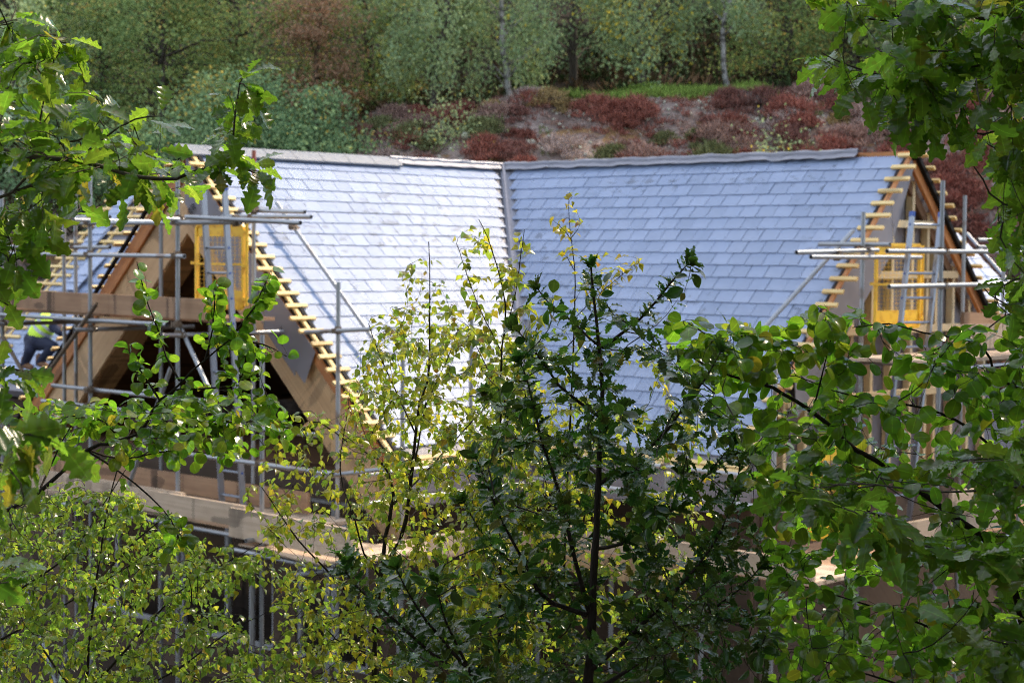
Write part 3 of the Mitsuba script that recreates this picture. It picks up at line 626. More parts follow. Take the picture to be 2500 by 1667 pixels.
Cc.board([8.0, -1.50, 4.36], [8.0, 1.6, 4.33], .04, .26, up=EZ, name='guard_board', mat='pale_board'); Cc.board([7.6, -.62, 4.50], [7.6, .6, 4.45], .04, .2, up=EZ, name='guard_board', mat='board_timber')
Cc.board([8.0, -2.75, 2.37], [8.0, -.3, 2.37], .04, .24, up=EZ, name='toe_board', mat='pale_board'); Cc.board([8.05, -1.6, 2.62], [8.05, .9, 2.62], .04, .24, up=EZ, name='toe_board', mat='pale_board')
gate(Cc, [7.0, -1.46, 4.40], EY, .95, .95, 0)
gate(Cc, [7.3, -3.1, 2.30], EY, .95, .95, 0)
Cc.tube('ledger', [6.0, 2.6, 5.43], [6.0, 4.3, 5.43]); Cc.tube('ledger', [6.0, 2.6, 5.34], [6.0, 4.2, 5.34]); Cc.tube('ledger', [6.0, 2.4, 4.85], [6.0, 4.2, 4.85]); Cc.tube('standard', [6.0, 3.3, 0], [6.0, 3.3, 5.6]); Cc.tube('standard', [6.0, 4.15, 0], [6.0, 4.15, 5.5])
Cc.tube('brace', rn(6.75, 1.25, .18), rn(6.6, 2.6, .18))

# ladders
def ladder(label, p, q, side, w):
    """p foot, q top of the middle line; side the direction across"""
    t = thing('ladder', label, 'ladder'); p, q, side = (np.asarray(v, float) for v in (p, q, side)); a = (q - p) / np.linalg.norm(q - p); n = np.cross(a, side); L = np.linalg.norm(q - p)
    for s in (-1, 1):
        k = part('stile', MB().beam(p + side * s * w / 2, q + side * s * w / 2, .028, .066, n), 'aluminium', t)
        part('end_cap', MB().beam(q + side * s * w / 2 - a * .02, q + side * s * w / 2 + a * .035, .034, .072, n), 'blue_plastic', k)
    i, z = 0, .18
    while z < L - .1:
        part('rung', MB().pipe(p + a * z - side * (w / 2 - .002), p + a * z + side * (w / 2 - .002), .015, 10), 'aluminium', t)
        pl = MB()
        for s in (-1, 1): pl.pipe(p + a * z + side * s * (w / 2 + .0142) - side * .002 * s, p + a * z + side * s * (w / 2 + .019), .014, 8)
        part('rung_plug', pl, 'blue_plastic', t); z += .27
    return t
ladder('aluminium ladder with blue end caps leaning up to the left gable', [2.02, -6.35, 2.36], [2.03, -6.62, 5.86], EX, .37)
ladder('grey ladder standing before the yellow gate of the right gable', [7.35, -1.58, 2.18], [7.35, -1.00, 5.66], np.array([.35, .937, 0]), .40)

# ply sheets of the loading bay, each lying loose
for i, (c, hx, hy, rz, dz) in enumerate((([3.45, -6.62, 2.185], .52, .36, .03, 0), ([3.95, -6.85, 2.205], .58, .33, -.12, 0), ([4.25, -6.5, 2.226], .50, .34, .10, 0))):
    ca, sa = math.cos(rz), math.sin(rz)
    t = thing('plywood_sheet', ('plywood sheet with the leftmost corner on the loading bay below the left gable', 'pale plywood sheet in the middle of the loading bay pile', 'plywood sheet on the right side of the loading bay')[i], 'plywood sheet')
    m, uv = MB().box(c, [[ca, sa, 0], [-sa, ca, 0], [0, 0, 1.0]], [hx, hy, .009]).mesh(); scene[t] = mikit.ply(m, 'pale_board', uv=uv)

# ---------------------------------------------------------------- the roofer, bent over on the slates at the far left
def limbs(chains, k=1.0, grow=0.0, fine=.03, it=8):
    """one smooth surface: the hulls of the spheres at both ends of every bone, joined"""
    man = None
    for (p, r), (q, s) in chains:
        hull = m3.Manifold.batch_hull([m3.Manifold.sphere(r * k + grow, 16).translate(list(map(float, p))), m3.Manifold.sphere(s * k + grow, 16).translate(list(map(float, q)))])
        man = hull if man is None else man + hull
    man = man.refine_to_length(fine); mm = man.to_mesh()
    t = trimesh.Trimesh(mm.vert_properties[:, :3], mm.tri_verts, process=True)
    trimesh.smoothing.filter_taubin(t, iterations=it)
    return t
def cloth(name, mesh, mat, parent):
    k = key_for(name, parent); scene[k] = mikit.ply(mesh, mat, smooth=50); return k
w = lambda x, y, d: at(x, y, d)
pelL, pelR, chest, neck = w(80, 830, 28.36), w(96, 834, 28.16), w(112, 792, 28.2), w(131, 779, 28.1)
shL, shR = w(110, 775, 28.40), w(131, 798, 27.98); head = w(146, 789, 28.02); chin = w(152, 799, 27.98)
knR, anR, toeR = w(130, 846, 27.92), w(96, 885, 28.1), w(112, 893, 28.0); knL, anL, toeL = w(72, 858, 28.1), w(60, 890, 28.2), w(76, 897, 28.1)
elR, haR = w(147, 812, 27.85), w(164, 823, 27.98); elL, haL = w(128, 790, 28.45), w(152, 812, 28.40)
TORSO = [((pelL, .135), (chest, .15)), ((pelR, .135), (chest, .15)), ((pelL, .135), (pelR, .135)), ((chest, .15), (shL, .075)), ((chest, .15), (shR, .075)), ((shL, .075), (shR, .075)), ((chest, .13), (neck, .06))]
ARMS = [((shR, .065), (elR, .05)), ((elR, .05), (haR, .034)), ((shL, .065), (elL, .05)), ((elL, .05), (haL, .034))]
LEGS = [((pelR, .115), (knR, .075)), ((knR, .075), (anR, .05)), ((pelL, .115), (knL, .075)), ((knL, .075), (anL, .05))]
fw = (chin - head) / np.linalg.norm(chin - head)
HEAD = [((neck, .06), (head, .085)), ((head, .10), (chin - fw * .02, .068)), ((chin + fw * .0 + RIGHT * .05, .014), (head + RIGHT * .085, .012))]
def fingers(h, d):
    d = d / np.linalg.norm(d); s = np.cross(d, [0, 0, 1.0]); s /= np.linalg.norm(s); dn = np.cross(s, d); out = [((h, .033), (h + d * .07, .026))]
    for i, L in enumerate((.062, .072, .068, .05)):
        b = h + d * .075 + s * (.03 - .02 * i); m = b + d * L * .6 - abs(dn) * 0 - np.array([0, 0, .012]); out += [((b, .010), (m, .009)), ((m, .009), (m + d * L * .35 - np.array([0, 0, .022]), .008))]
    b = h + d * .02 + s * .036; out += [((b, .012), (b + d * .035 + s * .025, .010))]
    return out
person = thing('person', 'person in a yellow high visibility vest and navy workwear bending over on the roof slates', 'person')
pk = person + '__body'
cloth('body', limbs([((p, r * .88), (q, s * .88)) for (p, r), (q, s) in TORSO + ARMS + LEGS] + HEAD + fingers(haR, haR - elR) + fingers(haL, haL - elL) + [((anR, .04), (toeR, .035)), ((anL, .04), (toeL, .035))], fine=.022, it=6), 'skin', person)
cloth('trousers', limbs(LEGS + [((pelL, .135), (pelR, .135))], grow=.012), 'navy_cloth', person)
cloth('jacket', limbs(TORSO + ARMS, grow=.008), 'navy_cloth', person)
mid = lambda a, b, t: a + (b - a) * t
VEST = [((mid(pelL, chest, .42), .145), (chest, .155)), ((mid(pelR, chest, .42), .145), (chest, .155)), ((mid(pelL, chest, .42), .145), (mid(pelR, chest, .42), .145)), ((chest, .155), (mid(shL, chest, .2), .085)), ((chest, .155), (mid(shR, chest, .2), .085))]
vest = cloth('vest', limbs(VEST, grow=.018), 'hivis', person)
ax = chest - mid(pelL, pelR, .5); ax /= np.linalg.norm(ax)
for c, r in ((mid(mid(pelL, pelR, .5), chest, .72), .172), (mid(mid(pelL, pelR, .5), chest, 1.12), .166)):
    body = limbs(VEST, grow=.0215); hit = trimesh.intersections.slice_mesh_plane(body, ax, c - ax * .025); hit = trimesh.intersections.slice_mesh_plane(hit, -ax, c + ax * .025)
    cloth('reflective_strip', hit, 'reflective', vest)
cap_m = limbs([((head - fw * .02, .108), (head + fw * .012, .104))], fine=.02)
cloth('beanie', trimesh.intersections.slice_mesh_plane(cap_m, -fw, head + fw * .03), 'navy_cloth', person)
cloth('boot', limbs([((anR, .058), (toeR, .048)), ((anR + [0, 0, .09], .056), (anR, .06))]), 'boot', person); cloth('boot', limbs([((anL, .058), (toeL, .048)), ((anL + [0, 0, .09], .056), (anL, .06))]), 'boot', person)
# ---------------------------------------------------------------- plants: tubes, leaves, growth
from scipy.spatial import cKDTree
def spline(P, step):
    P = np.asarray(P, float)
    if len(P) == 2: P = np.vstack([P[0], (P[0] + P[1]) / 2, P[1]])
    Q = np.vstack([2 * P[0] - P[1], P, 2 * P[-1] - P[-2]]); out = []
    for i in range(1, len(Q) - 2):
        a, b, c, d = Q[i - 1:i + 3]; n = max(2, int(np.linalg.norm(c - b) / step))
        t = np.arange(n)[:, None] / n
        out.append(.5 * (2 * b + (c - a) * t + (2 * a - 5 * b + 4 * c - d) * t ** 2 + (3 * b - a - 3 * c + d) * t ** 3))
    return np.vstack(out + [P[-1:]])
def tube(P, r, sides=6):
    P = np.asarray(P, float); n = len(P); r = np.broadcast_to(r, n)
    t = np.gradient(P, axis=0); t /= np.linalg.norm(t, axis=1, keepdims=True) + 1e-12
    a = np.cross(t, np.where(np.abs(t[:, 2:]) < .9, [[0, 0, 1.0]], [[1.0, 0, 0]])); a /= np.linalg.norm(a, axis=1, keepdims=True) + 1e-12
    b = np.cross(t, a); g = np.arange(sides) * 2 * math.pi / sides
    v = (P[:, None] + r[:, None, None] * (np.cos(g)[None, :, None] * a[:, None] + np.sin(g)[None, :, None] * b[:, None])).reshape(-1, 3)
    i, j = np.meshgrid(np.arange(n - 1), np.arange(sides), indexing='ij'); j2 = (j + 1) % sides
    f = np.concatenate([np.stack([i * sides + j, (i + 1) * sides + j2, i * sides + j2], -1).reshape(-1, 3), np.stack([i * sides + j, (i + 1) * sides + j, (i + 1) * sides + j2], -1).reshape(-1, 3)])
    return v, f
def join(parts):
    n = 0; V, F = [], []
    for v, f in parts: V.append(v); F.append(np.asarray(f) + n); n += len(v)
    return np.vstack(V), np.vstack(F)
def leaf_shape(xs, ys, zs=None, fold=.18, droop=.25, wave=0.0):
    """midrib and both margins; folded along the rib and arched towards the tip"""
    xs, ys = np.array(xs, float), np.array(ys, float); n = len(xs); zs = np.zeros(n) if zs is None else np.array(zs, float)
    mid = np.stack([xs, 0 * xs, -droop * xs ** 2], 1)
    m1 = np.stack([xs, ys, fold * ys - droop * xs ** 2 + zs], 1); m2 = np.stack([xs, -ys, fold * ys - droop * xs ** 2 + zs * .8 + wave * np.sin(xs * 9)], 1)
    V = np.vstack([mid, m1, m2]); F = []
    for i in range(n - 1):
        for o, flip in ((n, 0), (2 * n, 1)):
            q = [(i, i + 1, o + i + 1), (i, o + i + 1, o + i)]
            q = [t for t in q if np.linalg.norm(np.cross(V[t[1]] - V[t[0]], V[t[2]] - V[t[0]])) > 1e-6]
            F += [t[::-1] if flip else t for t in q]
    vein = np.concatenate([np.zeros(n), np.ones(n), np.ones(n)])
    return V, np.array(F), vein
OX = np.array([0, .05, .11, .17, .215, .27, .33, .385, .44, .50, .56, .615, .67, .73, .785, .84, .90, .96, 1.0])
OY = np.interp(OX, [0, .1, .3, .55, .7, .85, .95, 1], [.03, .09, .20, .31, .33, .27, .15, 0]) * (0.80 + .24 * np.sin((OX - .06) * 2 * np.pi * 4.6)); OY[0] = OY[-1] = 0
SHAPES = {
    'oak': [leaf_shape(OX, OY, fold=f, droop=d, zs=np.sin(np.arange(len(OX)) * 1.7 + f * 9) * .018) for f, d in ((.22, .22), (.05, .35), (.35, .1), (.5, .45), (-.15, .55))],
    'round': [leaf_shape([0, .05, .18, .36, .55, .73, .87, .96, 1.0], [.0, .15, .33, .44, .475, .44, .33, .17, .0], fold=f, droop=d, zs=np.sin(np.arange(9) * 2.1 + d * 20) * .018) for f, d in ((.15, .12), (.3, .2), (.0, .3), (.5, .4), (-.15, .45))],
    'birch': [leaf_shape([0, .06, .20, .34, .55, .78, 1.0], [.0, .18, .37, .40, .27, .12, .0], fold=f, droop=d) for f, d in ((.2, .15), (.4, .3), (.0, .35), (.6, .5), (-.2, .4))],
    'holly': [leaf_shape([0, .10, .17, .27, .35, .45, .53, .63, .71, .80, .87, 1.0], [.0, .12, .27, .17, .31, .18, .30, .16, .25, .09, .13, .0], fold=f, droop=d, zs=[0, 0, .06, -.02, -.05, 0, .07, -.02, -.05, 0, .04, 0]) for f, d in ((.25, .15), (.4, .25), (.1, .2), (.5, .4), (.3, -.1))],
    'holly_plain': [leaf_shape([0, .08, .2, .38, .58, .76, .90, 1.0], [.0, .10, .20, .27, .28, .21, .09, .0], fold=f, droop=d) for f, d in ((.25, .1), (.4, .2), (.12, .25), (.5, .35), (.3, -.1))],
}
def unit(v): return v / (np.linalg.norm(v, axis=-1, keepdims=True) + 1e-12)
def place_leaves(kind, pos, d, n, size, hue, width=1.0):
    """arrays of leaves (each its own v, f, uv)"""
    d = unit(d); n = n - (n * d).sum(-1, keepdims=True) * d; n = unit(n); s = np.cross(n, d); out = []
    pick = rng.integers(0, 5, len(pos)); own = rng.integers(0, 10, len(pos)); wd = width * rng.uniform(.85, 1.15, len(pos))
    for i in range(len(pos)):
        V, F, vein = SHAPES[kind][pick[i]]
        v = pos[i] + size[i] * (V[:, :1] * d[i] + V[:, 1:2] * wd[i] * s[i] + V[:, 2:] * n[i])
        out.append((v, F, np.stack([np.full(len(v), own[i] * 10 + 0.05 + .9 * np.clip(hue[i], 0, 1)), vein], 1)))
    return out

class Plant:
    def __init__(self, name, label, cat, leaf, bsdf, bark='bark', group=None):
        self.k = thing(name, label, cat, group); self.leaf, self.bsdf, self.bark = leaf, bsdf, bark
        self.nodes, self.tans, self.leaves, self.twigs, self.limbs = [], [], [], [], []
    def limb(self, pts, r0, r1, name='branch', sides=7):
        P = spline([at(*p) for p in pts], .05); n = len(P)
        P = P + (np.random.default_rng(len(self.nodes) + 3).normal(0, r1 * .5, P.shape))
        r = np.linspace(r0, r1, n) * (1 + .08 * np.sin(np.arange(n) * 1.9))
        v, f = tube(P, r, sides)
        k = key_for(name, self.k); scene[k] = mikit.ply((v, f), self.bark, smooth=True)
        self.nodes += list(P[1:]); self.tans += list(unit(np.gradient(P, axis=0))[1:]); self.limbs.append(P)
    def dress(self, which, f0, gap, leaf, hue=(.1, .08), end=6, hang=0.0, jitter=.4):
        """leaves set along the limbs themselves, all round, with a rosette at the tip"""
        for P in [self.limbs[i] for i in which]:
            L = np.concatenate([[0], np.cumsum(np.linalg.norm(np.diff(P, axis=0), axis=1))]); s = np.arange(L[-1] * f0, L[-1], gap); s = np.append(s + rng.uniform(-.3, .3, len(s)) * gap, L[-1] - rng.uniform(0, .012, end)).clip(0, L[-1])
            pos = np.stack([np.interp(s, L, P[:, k]) for k in range(3)], 1); tg = unit(np.gradient(P, axis=0)); tn = unit(np.stack([np.interp(s, L, tg[:, k]) for k in range(3)], 1))
            a = np.arange(len(s)) * 2.4 + rng.uniform(0, .8, len(s)); e1 = unit(np.cross(tn, np.array([.31, .2, .93]))); e2 = np.cross(tn, e1)
            out = np.cos(a)[:, None] * e1 + np.sin(a)[:, None] * e2
            d = unit(out * .8 + tn * np.where(np.arange(len(s)) >= len(s) - end, 1.1, .5)[:, None] + [0, 0, -hang] + rng.normal(0, jitter * .4, out.shape)); nn = tn - .5 * out + rng.normal(0, jitter, out.shape) + np.array([0, 0, .25])
            self.leaves += place_leaves(self.leaf if isinstance(self.leaf, str) else self.leaf[rng.integers(0, len(self.leaf))], pos, d, nn, leaf * rng.uniform(.7, 1.2, len(s)), np.clip(rng.normal(hue[0], hue[1], len(s)), 0, 1))
    def twig(self, a, ta, b, r, bend):
        L = np.linalg.norm(b - a); c = a + ta * L * .35 + (b - a) * .25 + np.array([0, 0, bend * L]) + rng.normal(0, .06 * L, 3)
        t = np.linspace(0, 1, max(4, min(9, int(L / .05))))[:, None]
        P = (1 - t) ** 2 * a + 2 * t * (1 - t) * c + t ** 2 * b
        self.twigs.append(tube(P, np.linspace(r, r * .4, len(P)), 4)); return P
    def fill(self, poly, n, dist, spread, leaf=.05, step=.6, r=.0022, bend=.08, hue=(.1, .12), hang=.2, flat=.5, per=(4, 8), maxlen=.35, start=.15, jitter=.35, density=None, width=1.0):
        """twigs towards n points of the region (photo polygon x distance), each with leaves"""
        from shapely.geometry import Polygon, Point
        pg = Polygon(poly); x0, y0, x1, y1 = pg.bounds; T_ = []
        while len(T_) < n:
            x, y = rng.uniform(x0, x1), rng.uniform(y0, y1)
            if not pg.contains(Point(x, y)): continue
            if density is not None and rng.random() > density(x, y): continue
            T_.append(at(x, y, dist + rng.normal(0, 1) * spread))
        T_ = np.array(T_); tree = cKDTree(np.array(self.nodes)); order = np.argsort(tree.query(T_)[0]); base = len(self.nodes)
        for c, i in enumerate(order):
            if c % 40 == 0: tree = cKDTree(np.array(self.nodes))
            q = T_[i]; _, j = tree.query(q, k=min(3, len(self.nodes))); j = int(np.atleast_1d(j)[rng.integers(0, len(np.atleast_1d(j)))])
            a, ta = np.array(self.nodes[j]), np.array(self.tans[j]); L = np.linalg.norm(q - a)
            if L < .02: continue
            P = self.twig(a, ta, q, r * (1 if L < .2 else 1.5), bend)
            tg = unit(np.gradient(P, axis=0)); s0 = start if L < maxlen else 1 - .75 * maxlen / L
            self.nodes += list(P[1:]); self.tans += list(tg[1:])
            m = rng.integers(*per); tt = np.append(s0 + (1 - s0) * (np.arange(m) + rng.uniform(0, .6, m)) / m, 1.0); tt = np.clip(tt, 0, 1)
            idx = tt * (len(P) - 1); lo = np.minimum(idx.astype(int), len(P) - 2); fr = (idx - lo)[:, None]
            pos = P[lo] * (1 - fr) + P[lo + 1] * fr; tn = tg[lo]
            side = unit(np.cross(tn, [0, 0, 1.0])); upv = np.cross(side, tn)
            sg = np.where(np.arange(m + 1) % 2 == 0, 1, -1)[:, None] * rng.choice([-1, 1])
            az = rng.uniform(-1.2, 1.2, (m + 1, 1)) * (1 - flat)
            out = sg * side * np.cos(az) + upv * np.sin(az) + rng.normal(0, jitter * .5, (m + 1, 3)); out[-1] = tn[-1]
            d = unit(.55 * tn + .8 * out + np.array([0, 0, -hang]))
            nn = upv + rng.normal(0, jitter, (m + 1, 3)) + np.array([0, 0, .35 * flat])
            sz = leaf * rng.uniform(.7, 1.25, m + 1)
            h = np.clip(rng.normal(hue[0], hue[1], m + 1) + (rng.random(m + 1) < .03) * .5, 0, 1)
            pos = pos + d * .006
            self.leaves += place_leaves(self.leaf if isinstance(self.leaf, str) else self.leaf[rng.integers(0, len(self.leaf))], pos, d, nn, sz, h, width)
    def finish(self, parts=300):
        if self.twigs:
            k = key_for('twigs', self.k); scene[k] = mikit.ply(join(self.twigs), self.bark, smooth=True); labels[k] = {'kind': 'stuff'}
        c = np.array([v.mean(0) for v, _, _ in self.leaves]); dd = (c - EYE) @ FWD; px, py = (c - EYE) @ RIGHT / dd * 4383 + 1250, 833.5 - (c - EYE) @ UP / dd * 4383
        sz = np.array([np.linalg.norm(v.max(0) - v.min(0)) for v, _, _ in self.leaves]) / dd
        inside = (px > 0) & (px < 2500) & (py > 0) & (py < 1667)
        order = np.argsort(-(sz * inside) + dd * 1e-4, kind='stable'); rest = []
        for r, i in enumerate(order):
            v, f, uv = self.leaves[i]
            if r < parts and inside[i]: k = key_for('leaf', self.k); scene[k] = mikit.ply((v, f), self.bsdf, smooth=True, uv=uv)
            else: rest.append((v, f, uv))
        if rest:
            v, f = join([(a, b) for a, b, _ in rest]); k = key_for('foliage', self.k)
            scene[k] = mikit.ply((v, f), self.bsdf, smooth=True, uv=np.vstack([u for _, _, u in rest])); labels[k] = {'kind': 'stuff'}

# holly in front of the valley
H = Plant('holly_tree', 'dark glossy holly with spiny leaves standing before the roof valley', 'tree', ('holly', 'holly', 'holly_plain'), 'holly_leaf', 'dark_bark')
H.limb([(1425, 2300, 5.0), (1430, 1850, 5.0), (1437, 1660, 5.0), (1447, 1480, 5.0), (1455, 1300, 5.0), (1462, 1150, 5.0), (1470, 1000, 5.0), (1468, 900, 5.0), (1455, 780, 5.0), (1447, 700, 5.0), (1441, 648, 5.0)], .021, .0025, 'trunk', 9)
for pts, r in (
    ([(1470, 850, 5.0), (1560, 780, 4.95), (1640, 690, 4.9), (1682, 640, 4.9)], .005), ([(1466, 1180, 5.0), (1600, 1080, 4.9), (1651, 1019, 4.85), (1722, 922, 4.8), (1765, 850, 4.8)], .006),
    ([(1470, 848, 5.0), (1436, 824, 5.0), (1393, 781, 5.05), (1340, 740, 5.1), (1310, 700, 5.1)], .004), ([(1467, 1020, 5.0), (1365, 943, 5.0), (1307, 857, 5.0), (1255, 800, 5.0)], .005),
    ([(1440, 1500, 5.0), (1397, 1340, 4.9), (1362, 1193, 4.85), (1318, 1061, 4.8), (1289, 930, 4.8), (1265, 880, 4.8)], .008), ([(1432, 1500, 5.0), (1352, 1472, 4.95), (1308, 1433, 4.9), (1289, 1389, 4.9), (1230, 1281, 4.85), (1162, 1115, 4.8)], .007),
    ([(1230, 1900, 4.9), (1157, 1667, 4.7), (1103, 1550, 4.65), (1079, 1487, 4.6), (1064, 1418, 4.6)], .008), ([(1140, 1630, 4.68), (1074, 1555, 4.6), (1015, 1477, 4.55), (966, 1384, 4.5)], .005), ([(1120, 1640, 4.66), (1054, 1594, 4.6), (961, 1511, 4.5), (859, 1418, 4.45), (842, 1368, 4.45)], .005),
    ([(1438, 1640, 5.0), (1560, 1530, 4.9), (1650, 1440, 4.8), (1740, 1330, 4.75), (1800, 1200, 4.7)], .008), ([(1435, 1700, 5.0), (1640, 1560, 5.1), (1800, 1440, 5.1), (1860, 1380, 5.1)], .007), ([(1455, 1340, 5.0), (1560, 1310, 5.2), (1690, 1200, 5.3), (1790, 1080, 5.3)], .006),
    ([(1450, 1420, 5.0), (1330, 1420, 5.2), (1200, 1330, 5.3), (1130, 1220, 5.3)], .006), ([(1462, 1160, 5.0), (1380, 1090, 5.15), (1250, 1010, 5.2), (1185, 960, 5.2)], .005)):
    H.limb(pts, r, .0016)
H.dress([0], .70, .011, .040, end=14); H.dress(range(1, len(H.limbs)), .22, .0085, .046, end=9)
HP = [(1437, 630), (1470, 690), (1560, 760), (1690, 635), (1690, 700), (1640, 780), (1700, 860), (1740, 920), (1800, 1020), (1840, 1120), (1850, 1250), (1880, 1450), (1900, 1760), (960, 1760), (960, 1600), (835, 1400), (830, 1355), (900, 1390), (1000, 1420), (1060, 1400), (1110, 1490), (1190, 1430), (1180, 1300), (1160, 1100), (1190, 940), (1250, 880), (1270, 790), (1330, 700), (1400, 690)]
H.fill(HP, 270, 4.95, .22, leaf=.043, r=.0017, hue=(.1, .08), hang=-.1, flat=.05, per=(6, 11), jitter=.5, maxlen=.26, bend=-.16, start=.2, density=lambda x, y: 1 if y > 860 else .75)
H.fill([(1180, 1050), (1820, 1050), (1880, 1760), (1080, 1760)], 110, 5.35, .2, leaf=.043, r=.0017, hue=(.1, .08), hang=-.1, flat=.05, per=(5, 10), jitter=.6, maxlen=.2)
H.finish()

# birches in the middle
Bm = Plant('birch_tree', 'yellowing young birch with a forked dark red stem left of the holly', 'tree', 'birch', 'birch_leaf', 'dark_bark')
Bm.limb([(905, 2300, 6.0), (910, 1850, 6.0), (915, 1667, 6.0), (917, 1511, 6.0), (930, 1399, 6.0), (942, 1316, 6.0), (956, 1232, 6.0), (961, 1203, 6.0), (947, 1154, 6.0), (922, 1120, 6.0)], .016, .004, 'trunk', 8)
for pts, r in (
    ([(930, 1392, 6.0), (966, 1340, 5.98), (991, 1267, 5.95), (1005, 1154, 5.95), (1015, 1061, 5.95), (1025, 983, 5.95), (1044, 929, 5.95), (1048, 850, 5.95), (1050, 700, 5.95), (1046, 590, 5.95)], .008),
    ([(1000, 1190, 5.95), (1020, 1090, 6.0), (1040, 990, 6.05), (1090, 880, 6.1), (1120, 800, 6.1)], .004), ([(930, 1410, 6.0), (888, 1350, 6.0), (868, 1272, 6.0), (830, 1150, 6.05), (850, 1000, 6.1)], .004),
    ([(925, 1540, 6.0), (850, 1450, 5.95), (789, 1383, 5.9), (728, 1319, 5.9), (684, 1255, 5.9), (640, 1190, 5.9)], .005), ([(922, 1120, 6.0), (850, 1080, 6.05), (780, 1030, 6.1), (720, 1040, 6.1)], .003), ([(1015, 1061, 5.95), (960, 940, 6.0), (920, 850, 6.0), (900, 790, 6.0)], .003),
    ([(925, 1560, 6.0), (1010, 1480, 6.1), (1120, 1380, 6.2), (1230, 1290, 6.2)], .004), ([(960, 1230, 6.0), (1060, 1130, 6.15), (1160, 1020, 6.2), (1250, 930, 6.2)], .004), ([(917, 1600, 6.0), (820, 1560, 6.0), (760, 1480, 6.0)], .003)):
    Bm.limb(pts, r, .0014)
BP = [(1046, 585), (1080, 680), (1130, 760), (1300, 850), (1330, 1000), (1330, 1300), (1310, 1500), (1250, 1720), (760, 1720), (700, 1450), (620, 1340), (600, 1200), (640, 1130), (700, 1010), (840, 1010), (860, 850), (930, 780), (1000, 640)]
def bden(x, y): return 1.0 if (y > 760 and x > 850) else .55
Bm.fill(BP, 1200, 6.05, .32, leaf=.0245, r=.0012, hue=(.20, .14), hang=.75, flat=.35, per=(4, 7), jitter=.55, maxlen=.26, bend=.05, density=bden)
Bm.finish()
Bn = Plant('birch_tree', 'slender birch with a straight black stem rising in front of the roof valley', 'tree', 'birch', 'birch_leaf', 'dark_bark')
Bn.limb([(1210, 2300, 5.7), (1215, 1800, 5.7), (1220, 1500, 5.7), (1222, 1250, 5.7), (1222, 1000, 5.7), (1225, 850, 5.7), (1235, 750, 5.7), (1213, 650, 5.7), (1190, 580, 5.7), (1168, 535, 5.7)], .010, .0012, 'trunk', 7)
for pts, r in (([(1228, 830, 5.7), (1258, 720, 5.7), (1272, 620, 5.7), (1280, 560, 5.7)], .002), ([(1225, 860, 5.7), (1165, 740, 5.7), (1130, 640, 5.7), (1115, 595, 5.7)], .002), ([(1222, 1000, 5.7), (1270, 900, 5.75), (1310, 800, 5.75), (1350, 740, 5.75)], .002), ([(1222, 960, 5.7), (1170, 860, 5.7), (1140, 800, 5.7)], .002), ([(1222, 1300, 5.7), (1150, 1180, 5.8), (1110, 1080, 5.8)], .002)):
    Bn.limb(pts, r, .001)
Bn.fill([(1168, 535), (1200, 600), (1230, 640), (1280, 555), (1290, 640), (1345, 720), (1310, 860), (1300, 960), (1280, 1060), (1160, 1060), (1130, 900), (1150, 800), (1105, 600)], 105, 5.72, .08, leaf=.026, r=.001, hue=(.24, .14), hang=.6, flat=.3, per=(3, 6), jitter=.5, maxlen=.16)
Bn.fill([(1150, 1060), (1310, 1060), (1330, 1720), (1120, 1720)], 280, 5.8, .2, leaf=.026, r=.001, hue=(.16, .14), hang=.6, flat=.3, per=(4, 7), jitter=.5, maxlen=.2)
Bn.finish()
Bo = Plant('birch_tree', 'thin birch whose bare top twig reaches up the right roof above the holly', 'tree', 'birch', 'birch_leaf', 'dark_bark')
Bo.limb([(1365, 2300, 5.9), (1370, 1700, 5.9), (1380, 1300, 5.9), (1398, 900, 5.9), (1404, 700, 5.9), (1401, 640, 5.9), (1396, 595, 5.9), (1389, 533, 5.9), (1389, 470, 5.9)], .008, .0008, 'trunk', 6)
for pts in ([(1398, 590, 5.9), (1375, 560, 5.9), (1350, 538, 5.9)], [(1396, 580, 5.9), (1410, 560, 5.9), (1416, 545, 5.9)], [(1402, 660, 5.9), (1385, 630, 5.9), (1368, 618, 5.9)], [(1400, 780, 5.9), (1463, 717, 5.9), (1520, 670, 5.9), (1558, 640, 5.9)], [(1402, 740, 5.9), (1440, 660, 5.9), (1452, 620, 5.9)]):
    Bo.limb(pts, .0014, .0008, sides=5)
Bo.dress([0], .78, .03, .025, hue=(.4, .15), end=2, hang=.4); Bo.dress([1, 2, 3, 4, 5], .3, .022, .025, hue=(.42, .15), end=2, hang=.4)
Bo.fill([(1380, 465), (1400, 465), (1410, 600), (1420, 640), (1380, 640), (1378, 540)], 16, 5.9, .015, leaf=.026, r=.0008, hue=(.42, .12), hang=.3, flat=.5, per=(1, 2), jitter=.4, maxlen=.08)
Bo.fill([(1345, 530), (1420, 540), (1415, 575), (1360, 570)], 8, 5.9, .02, leaf=.026, r=.0008, hue=(.5, .15), hang=.3, flat=.5, per=(1, 3), jitter=.4, maxlen=.08)
Bo.fill([(1430, 610), (1480, 620), (1560, 630), (1580, 670), (1500, 700), (1450, 760), (1420, 700)], 22, 5.9, .04, leaf=.026, r=.0008, hue=(.48, .15), hang=.4, flat=.4, per=(1, 3), jitter=.4, maxlen=.1)
Bo.fill([(1300, 800), (1700, 820), (1750, 1100), (1700, 1667), (1300, 1667)], 400, 6.0, .25, leaf=.026, r=.001, hue=(.18, .14), hang=.6, flat=.35, per=(4, 7), jitter=.5, maxlen=.24, density=lambda x, y: .35 if y < 1000 else 1)
Bo.finish()

